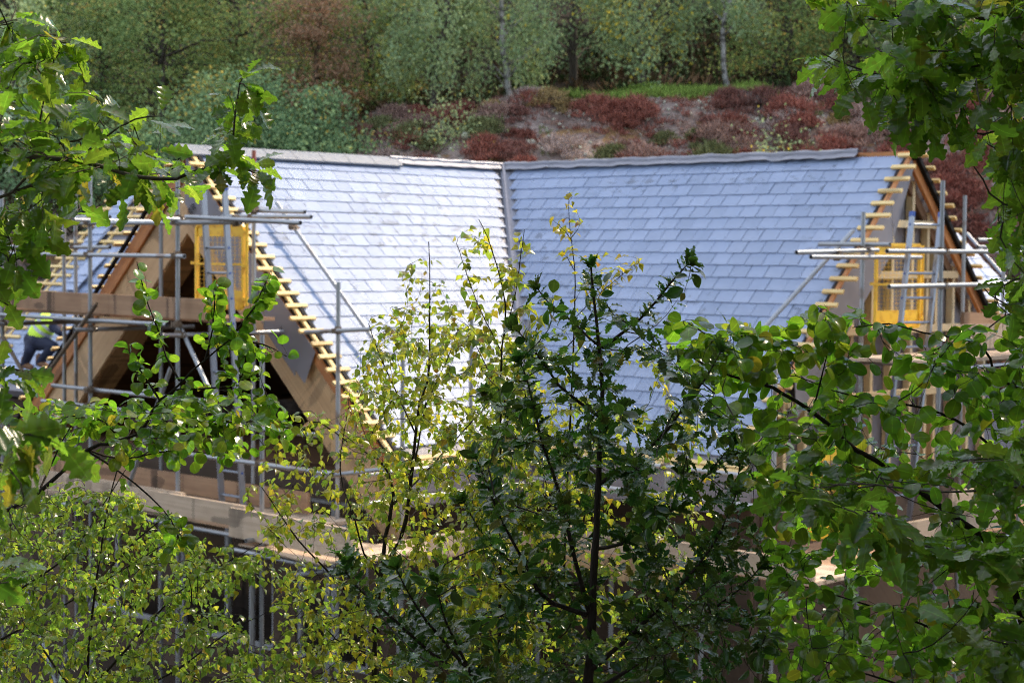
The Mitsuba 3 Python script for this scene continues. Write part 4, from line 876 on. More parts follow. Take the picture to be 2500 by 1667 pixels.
# birch scrub at the lower left
Bl = Plant('birch_tree', 'bushy birch with small green leaves filling the lower left corner', 'tree', 'birch', 'birch_leaf', 'dark_bark')
Bl.limb([(180, 2500, 6.2), (200, 2000, 6.2), (210, 1700, 6.1), (220, 1550, 6.0), (235, 1420, 6.0), (270, 1200, 6.0), (300, 1120, 6.0)], .012, .0018, 'trunk', 7)
for pts in ([(-150, 1560, 5.9), (60, 1430, 5.9), (180, 1340, 5.9), (275, 1195, 5.9), (310, 1140, 5.9)], [(-150, 1640, 6.0), (150, 1480, 6.0), (300, 1390, 6.0), (430, 1310, 6.0)], [(205, 1700, 6.1), (330, 1560, 6.0), (430, 1450, 5.95), (530, 1385, 5.9), (640, 1325, 5.9)], [(210, 1750, 6.1), (420, 1640, 6.0), (560, 1540, 5.9), (640, 1500, 5.9)], [(205, 1720, 6.1), (90, 1560, 6.1), (20, 1400, 6.1)], [(235, 1420, 6.0), (330, 1320, 6.1), (420, 1250, 6.1)]):
    Bl.limb(pts, .005, .0013)
Bl.fill([(-60, 1230), (120, 1170), (300, 1190), (420, 1240), (540, 1320), (650, 1320), (640, 1400), (540, 1470), (600, 1540), (700, 1600), (720, 1740), (-60, 1740)], 1000, 6.0, .32, leaf=.024, r=.0012, hue=(.05, .11), hang=.7, flat=.35, per=(4, 8), jitter=.5, maxlen=.26, density=lambda x, y: 1 if y - 1200 > .35 * x - 60 or x < 350 else .45)
Bl.fill([(650, 1360), (760, 1430), (900, 1500), (900, 1700), (700, 1720)], 110, 6.2, .2, leaf=.025, r=.0012, hue=(.12, .14), hang=.7, flat=.35, per=(3, 6), jitter=.5, maxlen=.24)
Bl.finish()

# alder with round leaves across the left gable
Al = Plant('alder_tree', 'alder with round bright leaves on arching branches across the open left gable', 'tree', 'round', 'round_leaf', 'dark_bark')
Al.limb([(-500, 2300, 5.5), (-300, 1700, 5.5), (-150, 1330, 5.5), (60, 1225, 5.5), (213, 1098, 5.5), (259, 1086, 5.5), (315, 1065, 5.5), (346, 1050, 5.5), (371, 1004, 5.5), (392, 976, 5.5), (425, 950, 5.5), (468, 905, 5.5), (506, 874, 5.5), (560, 830, 5.5)], .013, .0022, 'trunk', 7)
for pts in ([(440, 930, 5.5), (405, 870, 5.5), (388, 810, 5.5), (360, 740, 5.5), (335, 640, 5.5)], [(389, 976, 5.5), (361, 933, 5.5), (325, 880, 5.5), (302, 835, 5.5)], [(425, 953, 5.5), (540, 945, 5.5), (620, 915, 5.5)], [(500, 880, 5.5), (520, 800, 5.5), (525, 705, 5.5)], [(560, 830, 5.5), (620, 750, 5.5), (650, 685, 5.5)], [(560, 830, 5.5), (640, 840, 5.5), (700, 870, 5.5)], [(346, 1050, 5.5), (450, 1045, 5.6), (560, 1030, 5.6), (690, 1030, 5.6)], [(213, 1098, 5.5), (300, 1120, 5.6), (420, 1100, 5.7), (560, 1110, 5.7)], [(100, 1190, 5.5), (150, 1080, 5.6), (200, 1000, 5.6)], [(60, 1225, 5.5), (60, 1120, 5.6), (80, 1020, 5.6)], [(213, 1100, 5.5), (330, 1180, 5.5), (420, 1270, 5.5), (440, 1330, 5.5)]):
    Al.limb(pts, .0035, .0014)
Al.fill([(40, 1000), (250, 965), (380, 975), (500, 950), (640, 960), (720, 1010), (700, 1070), (600, 1110), (450, 1130), (300, 1130), (80, 1110)], 170, 5.6, .22, leaf=.034, r=.0014, hue=(.07, .09), hang=.25, flat=.4, per=(3, 6), jitter=.6, maxlen=.22)
for poly, n in (([(315, 630), (350, 620), (370, 720), (410, 790), (420, 880), (380, 870), (345, 760)], 15), ([(295, 830), (330, 840), (390, 930), (370, 980), (330, 930)], 9), ([(500, 690), (550, 700), (560, 800), (500, 860), (480, 780)], 16), ([(630, 670), (680, 690), (660, 760), (600, 800), (590, 760)], 15), ([(560, 800), (680, 820), (720, 880), (600, 930), (480, 920)], 22), ([(380, 1240), (460, 1260), (470, 1360), (400, 1360)], 12), ([(450, 930), (560, 920), (620, 900), (640, 950), (500, 970)], 8)):
    Al.fill(poly, n, 5.5, .05, leaf=.034, r=.0012, hue=(.06, .08), hang=.15, flat=.4, per=(2, 5), jitter=.6, maxlen=.14)
Al.finish()

# hazel with big round leaves at the lower right
Hz = Plant('hazel_tree', 'hazel with large round leaves filling the lower right corner', 'tree', 'round', 'round_leaf', 'dark_bark')
Hz.limb([(2700, 2500, 5.6), (2620, 2000, 5.6), (2530, 1700, 5.6), (2480, 1450, 5.55), (2420, 1330, 5.5), (2300, 1240, 5.5), (2180, 1150, 5.5), (2090, 1098, 5.45), (2039, 1049, 5.4), (1983, 1006, 5.4), (1906, 958, 5.4), (1875, 942, 5.4), (1817, 927, 5.4), (1753, 904, 5.4), (1710, 884, 5.4), (1684, 866, 5.4)], .020, .0022, 'trunk', 8)
for pts, r in (([(2650, 1330, 5.7), (2430, 1100, 5.6), (2300, 1010, 5.6), (2125, 975, 5.5), (2033, 952, 5.5), (1944, 917, 5.5)], .007), ([(2650, 1010, 5.6), (2450, 930, 5.5), (2418, 874, 5.4), (2373, 833, 5.4), (2255, 813, 5.4), (2170, 790, 5.4), (2080, 800, 5.4)], .006), ([(2480, 1450, 5.55), (2330, 1350, 5.7), (2150, 1260, 5.8), (1980, 1200, 5.8), (1850, 1150, 5.8)], .006), ([(2530, 1700, 5.6), (2330, 1560, 5.6), (2130, 1480, 5.6), (1960, 1430, 5.6)], .006), ([(2560, 1800, 5.6), (2350, 1720, 5.5), (2100, 1640, 5.5), (1930, 1590, 5.5)], .006), ([(1817, 927, 5.4), (1760, 850, 5.4), (1700, 800, 5.4), (1670, 785, 5.4)], .003), ([(1875, 942, 5.4), (1850, 860, 5.4), (1880, 810, 5.4)], .003), ([(1983, 1006, 5.4), (2010, 900, 5.4), (2030, 820, 5.4)], .003), ([(2650, 800, 5.6), (2450, 740, 5.5), (2400, 700, 5.5)], .005)):
    Hz.limb(pts, r, .0016)
HZ = [(1630, 800), (1700, 775), (1800, 800), (1860, 790), (1930, 830), (1990, 740), (2080, 760), (2200, 760), (2270, 790), (2360, 800), (2430, 760), (2560, 640), (2560, 1740), (1880, 1740), (1860, 1400), (1850, 1200), (1780, 1050), (1700, 960), (1640, 880)]
def hden(x, y):
    return (1.0 if y < 1000 or x < 2050 else .75) * (.55 if (2130 < x < 2340 and 1180 < y < 1330) else 1) * (.5 if x > 2150 and y < 760 else 1)
Hz.fill(HZ, 500, 5.5, .30, leaf=.046, r=.0015, hue=(.04, .07), hang=.25, flat=.45, per=(2, 5), jitter=.55, maxlen=.24, density=hden)
Hz.fill([(1640, 790), (1900, 780), (2030, 760), (2100, 800), (2060, 900), (1800, 930), (1660, 900)], 42, 5.35, .08, leaf=.049, r=.0013, hue=(.14, .1), hang=.2, flat=.5, per=(2, 4), jitter=.6, maxlen=.16)
Hz.fill([(1900, 1080), (2560, 1000), (2560, 1740), (1880, 1740)], 190, 6.25, .25, leaf=.046, r=.0015, hue=(.03, .06), hang=.25, flat=.45, per=(3, 5), jitter=.55, maxlen=.3, density=lambda x, y: .35 if (2130 < x < 2400 and 1180 < y < 1330) else 1)
Hz.finish()

# oaks whose boughs reach in from both sides
Ok = Plant('oak_tree', 'oak reaching in from the left with lobed leaves above the left roof', 'tree', 'oak', 'oak_leaf')
Ok.limb([(-1500, 3000, 4.6), (-1400, 1600, 4.6), (-1250, 700, 4.6), (-1100, -300, 4.6), (-1000, -1200, 4.6)], .16, .10, 'trunk', 12)
for pts, r in (([(-1200, 420, 4.6), (-500, 300, 4.6), (-150, 330, 4.6), (60, 380, 4.4), (200, 395, 4.3), (330, 432, 4.2), (430, 436, 4.2), (480, 415, 4.2), (555, 394, 4.2), (568, 330, 4.2), (580, 240, 4.2), (592, 175, 4.2)], .014), ([(555, 394, 4.2), (600, 415, 4.2), (650, 432, 4.2)], .002), ([(-500, 300, 4.6), (-200, 480, 4.6), (30, 470, 4.5), (90, 330, 4.4), (115, 200, 4.4), (150, 105, 4.4)], .008), ([(60, 380, 4.4), (150, 350, 4.4), (220, 330, 4.4), (250, 265, 4.4)], .004), ([(30, 470, 4.5), (150, 420, 4.45), (250, 340, 4.4), (330, 290, 4.35), (400, 285, 4.3)], .004), ([(-500, 300, 4.6), (-200, 100, 4.6), (20, 60, 4.6)], .006), ([(-1200, 600, 4.6), (-400, 700, 4.5), (-100, 680, 4.4), (20, 640, 4.4), (110, 610, 4.4)], .010), ([(-100, 680, 4.4), (-20, 720, 4.4), (20, 745, 4.4)], .004), ([(-1200, 800, 4.6), (-400, 960, 4.3), (-100, 930, 4.1), (30, 900, 4.1), (120, 930, 4.1)], .010),
               ([(-400, 960, 4.3), (-150, 1090, 3.5), (0, 1075, 3.3), (70, 1060, 3.3), (150, 1085, 3.3)], .005), ([(-150, 1090, 3.5), (20, 1140, 3.3), (60, 1220, 3.3)], .003), ([(-400, 960, 4.3), (-200, 1330, 3.6), (-60, 1420, 3.5), (20, 1420, 3.5)], .004)):
    Ok.limb(pts, r, .0015)
def oak(poly, n, d, P=Ok, sp=.12, leaf=.070, per=(2, 5), hue=(.03, .06), **kw): P.fill(poly, n, d, sp, leaf=leaf, r=.0018, hue=hue, hang=.3, flat=.45, per=per, jitter=.6, maxlen=.16, width=1.0, **kw)
oak([(-60, 30), (70, 10), (60, 110), (-60, 160)], 8, 4.5); oak([(85, 95), (200, 90), (190, 170), (110, 180)], 8, 4.4, sp=.05)
oak([(-60, 180), (150, 180), (280, 230), (260, 330), (330, 300), (400, 270), (420, 310), (340, 360), (440, 400), (450, 460), (380, 520), (250, 480), (120, 560), (-60, 560)], 85, 4.4, sp=.16)
oak([(560, 185), (610, 180), (640, 300), (560, 340), (500, 300)], 8, 4.2, sp=.03, leaf=.062); oak([(520, 350), (600, 360), (660, 420), (640, 450), (570, 480), (520, 420)], 8, 4.2, sp=.03, leaf=.062)
oak([(-60, 570), (95, 570), (100, 630), (30, 700), (-60, 790)], 14, 4.4, sp=.05); oak([(-60, 880), (40, 880), (100, 925), (95, 970), (-60, 985)], 7, 4.1, sp=.04)
oak([(-60, 1010), (60, 1010), (190, 1070), (190, 1110), (60, 1120), (80, 1240), (-60, 1290)], 9, 3.3, sp=.06, leaf=.085); oak([(-60, 1380), (30, 1390), (30, 1450), (-60, 1450)], 3, 3.5, sp=.03)
oak([(-1500, -900), (100, -900), (60, -60), (-300, 0), (-1500, 100)], 120, 4.7, sp=.6, leaf=.1)
Ok.finish()
Or = Plant('oak_tree', 'oak reaching in from the right with backlit lobed leaves above the right gable', 'tree', 'oak', 'oak_leaf')
Or.limb([(3500, 3000, 5.0), (3400, 1600, 5.0), (3300, 700, 5.0), (3200, -300, 5.0), (3100, -1200, 5.0)], .17, .11, 'trunk', 12)
for pts, r in (([(3250, 300, 5.0), (2900, 60, 4.9), (2650, 30, 4.8), (2500, 60, 4.8), (2350, 40, 4.8), (2200, 55, 4.8), (2080, 40, 4.8), (1980, 15, 4.8)], .012), ([(2900, 60, 4.9), (2650, 150, 4.8), (2450, 95, 4.8), (2380, 120, 4.8), (2260, 125, 4.8), (2180, 100, 4.8)], .006), ([(3280, 500, 5.0), (2900, 230, 5.0), (2650, 200, 4.9), (2500, 180, 4.9), (2400, 160, 4.85), (2240, 182, 4.8), (2150, 185, 4.75), (2070, 160, 4.75), (2005, 128, 4.75)], .010), ([(2900, 230, 5.0), (2650, 330, 5.0), (2500, 300, 5.0), (2400, 330, 5.0), (2300, 300, 5.0), (2200, 262, 5.0)], .006), ([(3300, 700, 5.0), (2900, 520, 5.1), (2650, 520, 5.0), (2450, 500, 5.0), (2400, 440, 5.0), (2360, 380, 5.0)], .009), ([(3300, 800, 5.0), (2650, 700, 5.0), (2480, 680, 5.0), (2430, 720, 5.0)], .007), ([(3350, 1300, 5.0), (2800, 1420, 4.6), (2650, 1390, 4.4), (2480, 1362, 4.3), (2330, 1352, 4.3), (2200, 1310, 4.3), (2110, 1262, 4.3), (2060, 1240, 4.3)], .009), ([(2800, 1420, 4.6), (2600, 1180, 4.6), (2450, 1120, 4.6), (2330, 1130, 4.6)], .005), ([(2800, 1420, 4.6), (2600, 1560, 4.5), (2450, 1570, 4.5), (2360, 1540, 4.5)], .005), ([(2600, 1180, 4.6), (2300, 1200, 4.8), (2100, 1180, 4.9), (1950, 1200, 4.9)], .004)):
    Or.limb(pts, r, .0016)
oak([(1930, -40), (2010, -20), (2080, 60), (2200, 40), (2300, 130), (2560, 120), (2560, -40)], 80, 4.8, Or, sp=.15)
oak([(1940, 120), (2010, 100), (2080, 150), (2150, 100), (2560, 100), (2560, 450), (2430, 400), (2330, 330), (2230, 340), (2150, 280), (2060, 220), (1980, 160)], 135, 4.85, Or, sp=.2)
oak([(2440, 420), (2560, 400), (2560, 640), (2450, 600)], 28, 5.0, Or, sp=.18); oak([(2440, 600), (2560, 620), (2560, 900), (2490, 860), (2450, 720)], 18, 5.0, Or, sp=.12)
oak([(2040, 1220), (2120, 1240), (2330, 1310), (2560, 1330), (2560, 1440), (2300, 1390), (2100, 1330)], 22, 4.3, Or, sp=.06, leaf=.088); oak([(2280, 1080), (2560, 1080), (2560, 1240), (2300, 1180)], 18, 4.6, Or, sp=.12, leaf=.085); oak([(2330, 1500), (2560, 1490), (2560, 1680), (2360, 1640)], 14, 4.5, Or, sp=.12, leaf=.085); oak([(1880, 1150), (2150, 1140), (2150, 1260), (1900, 1260)], 14, 4.9, Or, sp=.1, leaf=.08)
oak([(2700, -1300), (3400, -1300), (3400, -120), (2700, -80)], 160, 5.2, Or, sp=.9, leaf=.105, per=(4, 7)); oak([(2560, 0), (3300, 0), (3300, 1700), (2560, 1700)], 200, 5.2, Or, sp=.7, leaf=.1, per=(4, 7))
oak([(2600, 50), (3600, 0), (3600, 1100), (2560, 1100), (2500, 560)], 360, 6.2, Or, sp=.45, leaf=.1, per=(4, 7)); oak([(2300, -1700), (3600, -1700), (3600, -300), (2400, -350)], 200, 5.3, Or, sp=.9, leaf=.11, per=(4, 7)); oak([(2560, 900), (3600, 900), (3600, 1700), (2560, 1700)], 120, 6.0, Or, sp=.45, leaf=.1, per=(4, 7))
Or.finish()
# ---------------------------------------------------------------- the wooded bank behind
scene['far_leaf'] = {'type': 'principledthin', 'base_color': {'type': 'mesh_attribute', 'name': 'vertex_color'}, 'roughness': 0.7, 'diff_trans': 1.0, 'eta': 1.3}
def l_of(px, d): return (px - 1250) / 4383.0 * d
PAL = {'oak': [(0.24, 0.33, 0.12), (0.31, 0.38, 0.13), (0.18, 0.27, 0.11), (0.44, 0.36, 0.12)], 'pale': [(0.37, 0.46, 0.23), (0.31, 0.42, 0.22), (0.42, 0.49, 0.22), (0.66, 0.54, 0.09)],
       'rust': [(0.44, 0.27, 0.17), (0.34, 0.24, 0.15), (0.50, 0.31, 0.19), (0.26, 0.28, 0.14)], 'pine': [(0.13, 0.20, 0.11), (0.16, 0.24, 0.13), (0.17, 0.23, 0.13), (0.22, 0.22, 0.12)], 'bush': [(0.20, 0.32, 0.16), (0.25, 0.37, 0.18), (0.18, 0.28, 0.15), (0.50, 0.40, 0.10)]}
def far_leaves(c, radius, n, size, pal, mix_w, strand=0.0, out=0.0):
    """n small bent leaves round c"""
    p = c + rng.normal(0, 1, (n, 3)) * radius
    if strand: p[:, 2] -= rng.uniform(0, strand, n); p[:, :2] = c[:2] + (p[:, :2] - c[:2]) * .55
    d = unit(rng.normal(0, 1, (n, 3)) + [0, 0, -.5 - strand]); nn = unit(rng.normal(0, 1, (n, 3)) * .8 + out + [0, 0, .6]); s = unit(np.cross(nn, d)); s_ = size * rng.uniform(.7, 1.3, (n, 1))
    v = np.stack([p, p + d * s_ * .55 + s * s_ * .38 + nn * s_ * .06, p + d * s_, p + d * s_ * .55 - s * s_ * .38 + nn * s_ * .06], 1).reshape(-1, 3)
    b = np.arange(n)[:, None] * 4; f = np.concatenate([b + [0, 1, 2], b + [0, 2, 3]])
    w_ = rng.choice(len(pal), n, p=mix_w); col = np.array(pal)[w_] * rng.uniform(.75, 1.3, (n, 1))
    return v, f, np.repeat(col, 4, 0)
def far_tree(name, label, px, d, kind, h, rx, l=None, z0=.5, clumps=60, leaves=180, size=.075, weep=0.0, trunk=.11, lean=0.0, bark='bark', cat='tree', mixw=(.4, .35, .235, .015), cover=.34, group=None):
    t = thing(name, label, cat, group); l = l_of(px, d) if l is None else l; base = ground_point(l, d, -.2); pal = PAL[kind]
    f2 = from_ld(1, 0) if False else None
    side = np.array([RIGHT[0], RIGHT[1], 0]); side /= np.linalg.norm(side)
    top = base + np.array([0, 0, h]) + side * lean * h
    bx = base + (top - base) * .5 + side * rng.normal(0, .12)
    P = spline([base, base + (top - base) * .25 + side * rng.normal(0, .08), bx, top], .25); P = P + rng.normal(0, .015, P.shape)
    k = key_for('trunk', t); scene[k] = mikit.ply(tube(P, np.linspace(trunk, trunk * .25, len(P)), 9), bark, smooth=True)
    br, L = [], []
    for i in range(clumps):
        zz = z0 + (h * 1.05 - z0) * rng.random() ** 1.15; a = rng.uniform(0, 2 * math.pi); u = (zz - z0) / (h - z0)
        rad = rx * (math.sin(math.pi * min(1, .18 + .82 * u)) ** .6 if kind != 'rust' and kind != 'pine' else (1.05 - .75 * u)) * math.sqrt(rng.uniform(.15, 1))
        o = base + (top - base) * min(zz / h, 1); c = o + np.array([math.cos(a) * rad, math.sin(a) * rad, rng.normal(0, .15) + weep * .5])
        q = P[min(int(max(zz - .25 * rad, .2) / h * (len(P) - 1)), len(P) - 1)]
        br.append(tube(spline([q, (q + c) / 2 + [0, 0, .12 * rad], c], .3), np.linspace(trunk * .28, .008, len(spline([q, (q + c) / 2, c], .3))), 4) if False else tube(np.array([q, (q + c) / 2 + [0, 0, .1 * rad], c]), np.array([trunk * .25, trunk * .14, .006]), 4))
        rr = cover * rng.uniform(.6, 1.25); flatv = np.array([rr, rr, rr * (.35 if kind in ('rust', 'pine') else .6)])
        mw = np.array(mixw, float); 
        if rng.random() < .08: mw = np.array([.2, .2, .2, .4])
        L.append(far_leaves(c, flatv, int(leaves * rng.uniform(.6, 1.3)), size, pal, mw / mw.sum(), weep, .9 * unit(c - o)))
    k = key_for('branches', t); scene[k] = mikit.ply(join(br), bark, smooth=True)
    v, f = join([(a, b) for a, b, _ in L]); k = key_for('crown', t); scene[k] = mikit.ply((v, f), 'far_leaf', color=np.vstack([c for _, _, c in L]))
TREES = [
    ('birch_tree', 'pale green tree at the far left edge of the wood', 40, 38.0, 'pale', 4.8, 1.7, dict(weep=.5, clumps=80)),
    ('oak_tree', 'olive green oak second from the left in the wood', 230, 39.0, 'oak', 4.8, 2.0, dict(clumps=95)),
    ('oak_tree', 'oak with orange tinged leaves above the left roof', 400, 38.2, 'oak', 4.8, 2.0, dict(clumps=95, mixw=(.36, .37, .22, .05))),
    ('oak_tree', 'yellowish oak left of the rusty larch', 585, 39.5, 'oak', 5.3, 1.9, dict(clumps=90, mixw=(.25, .5, .15, .1))),
    ('bush', 'grey green bush in front of the oaks at the far left', 130, 35.5, 'bush', 2.2, 1.2, dict(z0=.1, clumps=45, trunk=.05, cat='bush')),
    ('bush', 'dark green bush above the left ridge tiles', 560, 35.6, 'bush', 2.0, 1.4, dict(z0=.1, clumps=55, trunk=.05, cat='bush')),
    ('bush', 'green bush at the left end of the heather bank', 760, 35.6, 'bush', 1.5, 1.0, dict(z0=.05, clumps=45, trunk=.05, cat='bush')),
    ('bush', 'dark bush behind the left scaffold tubes', 340, 34.8, 'bush', 1.9, 1.3, dict(z0=.05, clumps=50, trunk=.05, cat='bush')),
    ('larch_tree', 'rusty brown larch with bare lower branches', 775, 38.6, 'rust', 7.5, .85, dict(z0=.9, clumps=75, trunk=.07, bark='rust')),
    ('oak_tree', 'brownish oak right of the rusty larch', 890, 40.2, 'oak', 4.8, 1.4, dict(clumps=60, mixw=(.36, .32, .22, .10))),
    ('birch_tree', 'weeping pale birch left of the white trunk', 1060, 38.3, 'pale', 5.3, 1.5, dict(z0=1.0, weep=.8, clumps=85, trunk=.09)),
    ('birch_tree', 'birch with a whitish trunk standing on the crest above the valley', 1245, 38.2, 'pale', 5.8, 1.3, dict(z0=1.0, weep=.7, clumps=60, trunk=.075, lean=-.06, bark='birch_bark')),
    ('pine_tree', 'dark pine behind the white trunked birch', 1390, 41.0, 'pine', 8.0, 1.7, dict(z0=1.2, clumps=70)),
    ('birch_tree', 'weeping birch with yellow strands over the grass strip', 1560, 38.8, 'pale', 5.3, 1.35, dict(z0=1.1, weep=1.0, clumps=75, trunk=.10, lean=-.05, mixw=(.36, .32, .22, .10))),
    ('birch_tree', 'birch with a grey bare trunk right of the grass strip', 1772, 38.6, 'pale', 5.8, 1.0, dict(z0=1.7, weep=.6, clumps=32, trunk=.065, lean=-.03, bark='birch_bark')),
    ('oak_tree', 'dark oak between the bare birch trunk and the right oak bough', 1900, 40.0, 'oak', 5.3, 1.6, dict(clumps=70, mixw=(.3, .3, .25, .15))),
    ('oak_tree', 'green oak behind the top of the right bough', 2090, 39.6, 'oak', 5.3, 1.8, dict(clumps=85)),
    ('oak_tree', 'rightmost oak of the wood, hidden by the right bough', 2380, 39.6, 'oak', 5.3, 2.0, dict(clumps=80)),
    ('bush', 'small pale bush growing among the heather below the yellow strands', 1090, 35.6, 'pale', .8, .45, dict(z0=.05, clumps=18, trunk=.02, cat='bush', leaves=60, size=.06)),
    ('bush', 'thin green sapling on the heather bank right of centre', 1880, 34.6, 'pale', .8, .25, dict(z0=.05, clumps=10, trunk=.015, cat='bush', leaves=40, size=.06)),
]
for nm, lab, px, d, kind, h, rx, kw in TREES: far_tree(nm, lab, px, d, kind, h, rx, **kw)
ORDW = ('first', 'second', 'third', 'fourth', 'fifth', 'sixth', 'seventh', 'eighth', 'ninth', 'tenth', 'eleventh', 'twelfth', 'thirteenth', 'fourteenth', 'fifteenth', 'sixteenth')
for i, px in enumerate(range(-250, 2900, 210)):
    dd_ = 46 + 2.5 * (i % 3) + rng.uniform(-.6, .6)
    far_tree('pine_tree' if i % 2 else 'oak_tree', f'{ORDW[i]} dark tree from the left in the back row of the wood', px + rng.uniform(-60, 60), dd_, 'pine' if i % 2 else 'oak', 5.3, 2.3, z0=.6, clumps=65, leaves=120, size=.11, cover=.6, trunk=.14, l=None)
# heather, grass, stones
def tufts(P, nb, hgt, wdt, cols, up=.8):
    n = len(P); base = np.repeat(P, nb, 0); m = len(base); d = rng.normal(0, 1, (m, 3)); d[:, 2] = np.abs(d[:, 2]) + up; d = unit(d); hh = np.repeat(hgt, nb)[:, None] * rng.uniform(.5, 1.15, (m, 1)); s = unit(np.cross(d, rng.normal(0, 1, (m, 3))))
    w_ = np.repeat(np.broadcast_to(wdt, n), nb)[:, None] * rng.uniform(.6, 1.4, (m, 1)); o = base + rng.normal(0, 1, (m, 3)) * np.repeat(hgt, nb)[:, None] * [.35, .35, .05]
    v = np.stack([o - s * w_ * .5, o + d * hh * .6 - s * w_ * .6, o + d * hh, o + d * hh * .6 + s * w_ * .6], 1).reshape(-1, 3); b = np.arange(m)[:, None] * 4
    return v, np.concatenate([b + [0, 1, 2], b + [0, 2, 3]]), np.repeat(np.repeat(cols, nb, 0) * rng.uniform(.7, 1.35, (m, 1)), 4, 0)
n = 5200
hl, hd = rng.uniform(-3.6, 14, n), rng.uniform(30.2, 38.3, n)
field = meshkit.fbm(np.stack([hl * .55, hd * .55, 0 * hl], -1), 3, 21); field2 = meshkit.fbm(np.stack([hl * 1.1 + 30, hd * 1.1, 0 * hl], -1), 3, 33)
bare = (field2 > .56) & (hl < 6.5)
keep = ~((bare) & (rng.random(n) < .70)) & ~((hd > 37.0) & (hl > .3) & (hl < 5.2)); hl, hd, field, field2 = hl[keep], hd[keep], field[keep], field2[keep]
HC = np.array([(0.26, 0.10, 0.072), (0.30, 0.19, 0.15), (0.36, 0.275, 0.235), (0.15, 0.16, 0.065), (0.30, 0.21, 0.09), (0.21, 0.10, 0.078)])
ci = np.where(field < .42, 0, np.where(field < .5, 1, np.where(field < .57, 2, np.where(field < .62, 5, 3)))); jit = rng.random(len(ci)); ci = np.where(jit < .12, rng.integers(0, 6, len(ci)), ci)
parts_ = [tufts(ground_point(hl, hd, -.03), 26, rng.uniform(.06, .20, len(hl)), .018, HC[np.where(rng.random(len(ci)) < .35, 1, ci)])]
for i in range(430):         # rounded heather bushes
    l, d = rng.uniform(-3.4, 14), rng.uniform(30.6, 38.2)
    fl_ = meshkit.fbm(np.array([[l * .55, d * .55, 0]]), 3, 21)[0]; bare_ = meshkit.fbm(np.array([[l * 1.1 + 30, d * 1.1, 0]]), 3, 33)[0]
    if (bare_ > .56 and l < 6 and rng.random() < .65) or (d > 36.9 and .3 < l < 5.2): continue
    col = HC[rng.choice(6, p=[.34, .16, .10, .14, .06, .20])] * rng.uniform(.75, 1.1); m = rng.integers(16, 30); rad = rng.uniform(.16, .38)
    q = rng.normal(0, 1, (m, 2)) * rad * .6; hh = rad * rng.uniform(.9, 1.3) * np.exp(-(q ** 2).sum(1) / (rad ** 2))
    P_ = ground_point(l + q[:, 0], d + q[:, 1], 0) + np.stack([0 * hh, 0 * hh, hh * .55], 1)
    parts_.append(tufts(P_, 46, np.full(m, rad * .62), .016, np.array([col] * m), up=.5))
v, f = join([(a, b) for a, b, _ in parts_]); c = np.vstack([x for _, _, x in parts_])
structure('heather', (v, f), None, 'tint', kind='stuff', label='rusty red and grey heather covering the bank behind the house', color=c)
gl, gd = rng.uniform(.2, 5.4, 2800), rng.uniform(37.1, 38.7, 2800)
v, f, c = tufts(ground_point(gl, gd, -.02), 14, rng.uniform(.12, .26, len(gl)), .016, np.array([(0.20, 0.28, 0.055)] * len(gl)) * rng.uniform(.7, 1.3, (len(gl), 1)), up=1.2)
structure('grass', (v, f), None, 'tint', kind='stuff', label='strip of bright green grass along the crest of the bank', color=c)
gl, gd = rng.uniform(-12, 12, 5000), rng.uniform(33.5, 46, 5000); ok = (gd > 38.6) | (gl < -3.2); gl, gd = gl[ok], gd[ok]
v, f, c = tufts(ground_point(gl, gd, -.02), 12, rng.uniform(.15, .4, len(gl)), .05, np.array([(0.05, 0.075, 0.025), (0.07, 0.06, 0.03), (0.10, 0.06, 0.03)])[rng.integers(0, 3, len(gl))], up=.8)
structure('undergrowth', (v, f), None, 'tint', kind='stuff', label='dark undergrowth on the floor of the wood', color=c)
ico = trimesh.creation.icosphere(1); stones = []
for i in range(2600):
    l, d = rng.uniform(-3.2, 8), rng.uniform(31, 37.3)
    if meshkit.fbm(np.array([[l * 1.1 + 30, d * 1.1, 0]]), 3, 33)[0] < .5 and rng.random() < .75: continue
    r = rng.uniform(.012, .045); vv = ico.vertices * r * rng.uniform(.6, 1.2, 3) * (1 + rng.normal(0, .12, (len(ico.vertices), 1))); stones.append((vv + ground_point(l, d, .2 * r), ico.faces))
structure('scree', join(stones), None, 'rock', kind='stuff', label='small pale stones scattered over the bare part of the bank')
ico3 = trimesh.creation.icosphere(3)
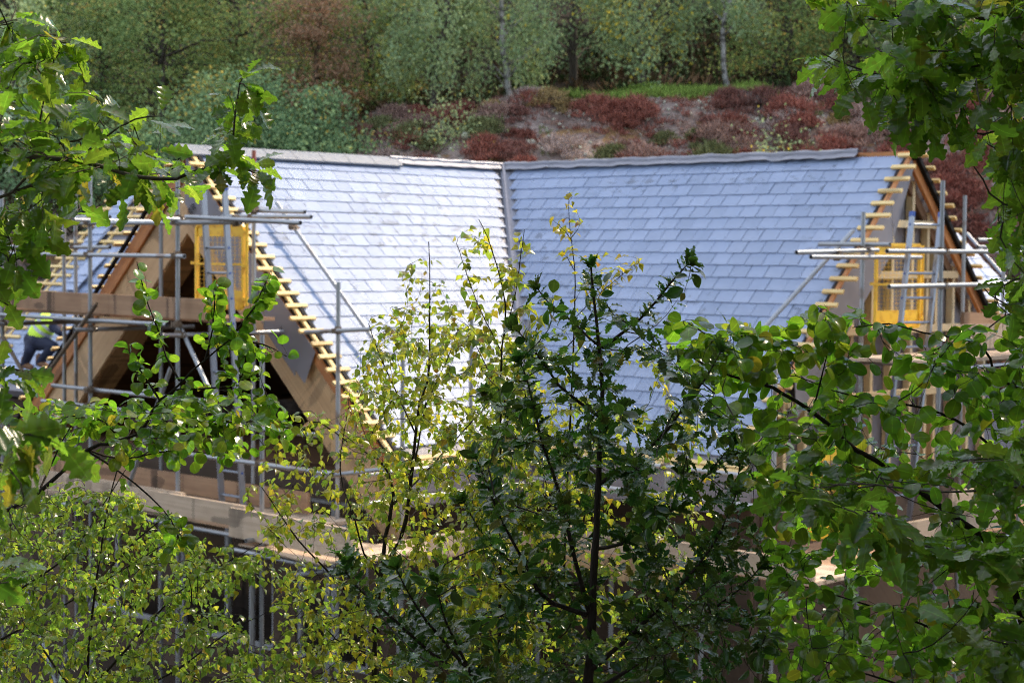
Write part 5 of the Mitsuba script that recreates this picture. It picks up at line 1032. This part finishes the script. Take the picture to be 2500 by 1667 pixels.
for px, d, r, lab in ((1138, 35.6, .14, 'pale lichened boulder, uppermost of the group on the bank'), (1152, 35.2, .12, 'pale boulder just under the uppermost one'), (1172, 35.5, .11, 'small pale boulder right of the uppermost one'), (1102, 34.6, .10, 'small pale boulder at the left of the group on the bank'), (1133, 34.4, .13, 'pale boulder in the middle of the bank slope'), (1090, 33.2, .25, 'big cream boulder just above the lead ridge'), (1290, 35.4, .11, 'pale boulder on bare ground right of the group')):
    t = thing('boulder', lab, 'boulder'); vv = np.array(ico3.vertices); vv = vv * (1 + .5 * (meshkit.fbm(vv * 1.6 + px, 3, 2) - .5))[:, None] * np.array([1.2, 1.0, .75]) * r
    scene[t] = mikit.ply((vv + ground_point(l_of(px, d), d, .3 * r), ico3.faces), 'rock', smooth=True)
pf = thing('paling_fence', 'row of thin leaning wooden pales at the edge of the wood', 'fence')
for i in range(26):
    l = l_of(1590, 39.4) + i * .055; b = ground_point(l, 39.4 + .02 * i, -.05); a = rng.normal(.12, .12)
    part('pale', MB().beam(b, b + np.array([a * RIGHT[0], a * RIGHT[1], .42 + rng.uniform(-.06, .06)]), .026, .012, (0.1, 1, 0)), 'board_timber', pf)
# the wood on the photographer's side of the valley, which shades the near foliage from behind
BEHIND = [(-9.5, -1.5), (-5, -3.5), (-1.2, -4.5), (2.6, -3.2), (5.5, -1.8), (9.0, 1.0), (-7, -8), (-1, -9.5), (4.5, -8.5), (9.5, -5), (-12, 2.5), (5.0, 1.6)]
for i, (l, d) in enumerate(BEHIND):
    far_tree('oak_tree', 'tall oak on the near bank behind the viewpoint', 0, d, 'oak', 14.5, 3.6, l=l, z0=2.7, clumps=120, leaves=60, size=.27, cover=.85, trunk=.2, group='oaks behind the viewpoint')
for i, (l, d) in enumerate([(-3.4, 9.2), (-2.4, 8.8), (-1.5, 9.4), (-.5, 9.0), (.5, 9.3), (1.5, 8.9), (2.5, 9.3), (3.5, 9.0)]):  # unseen bushes, added to keep light off the ground-floor walls
    far_tree('bush', 'added bush below the view that shades the ground floor walls', 0, d, 'bush', 2.0, 1.0, l=l, z0=.15, clumps=46, leaves=70, size=.12, trunk=.04, cat='bush', group='added bushes below the view that shade the walls')
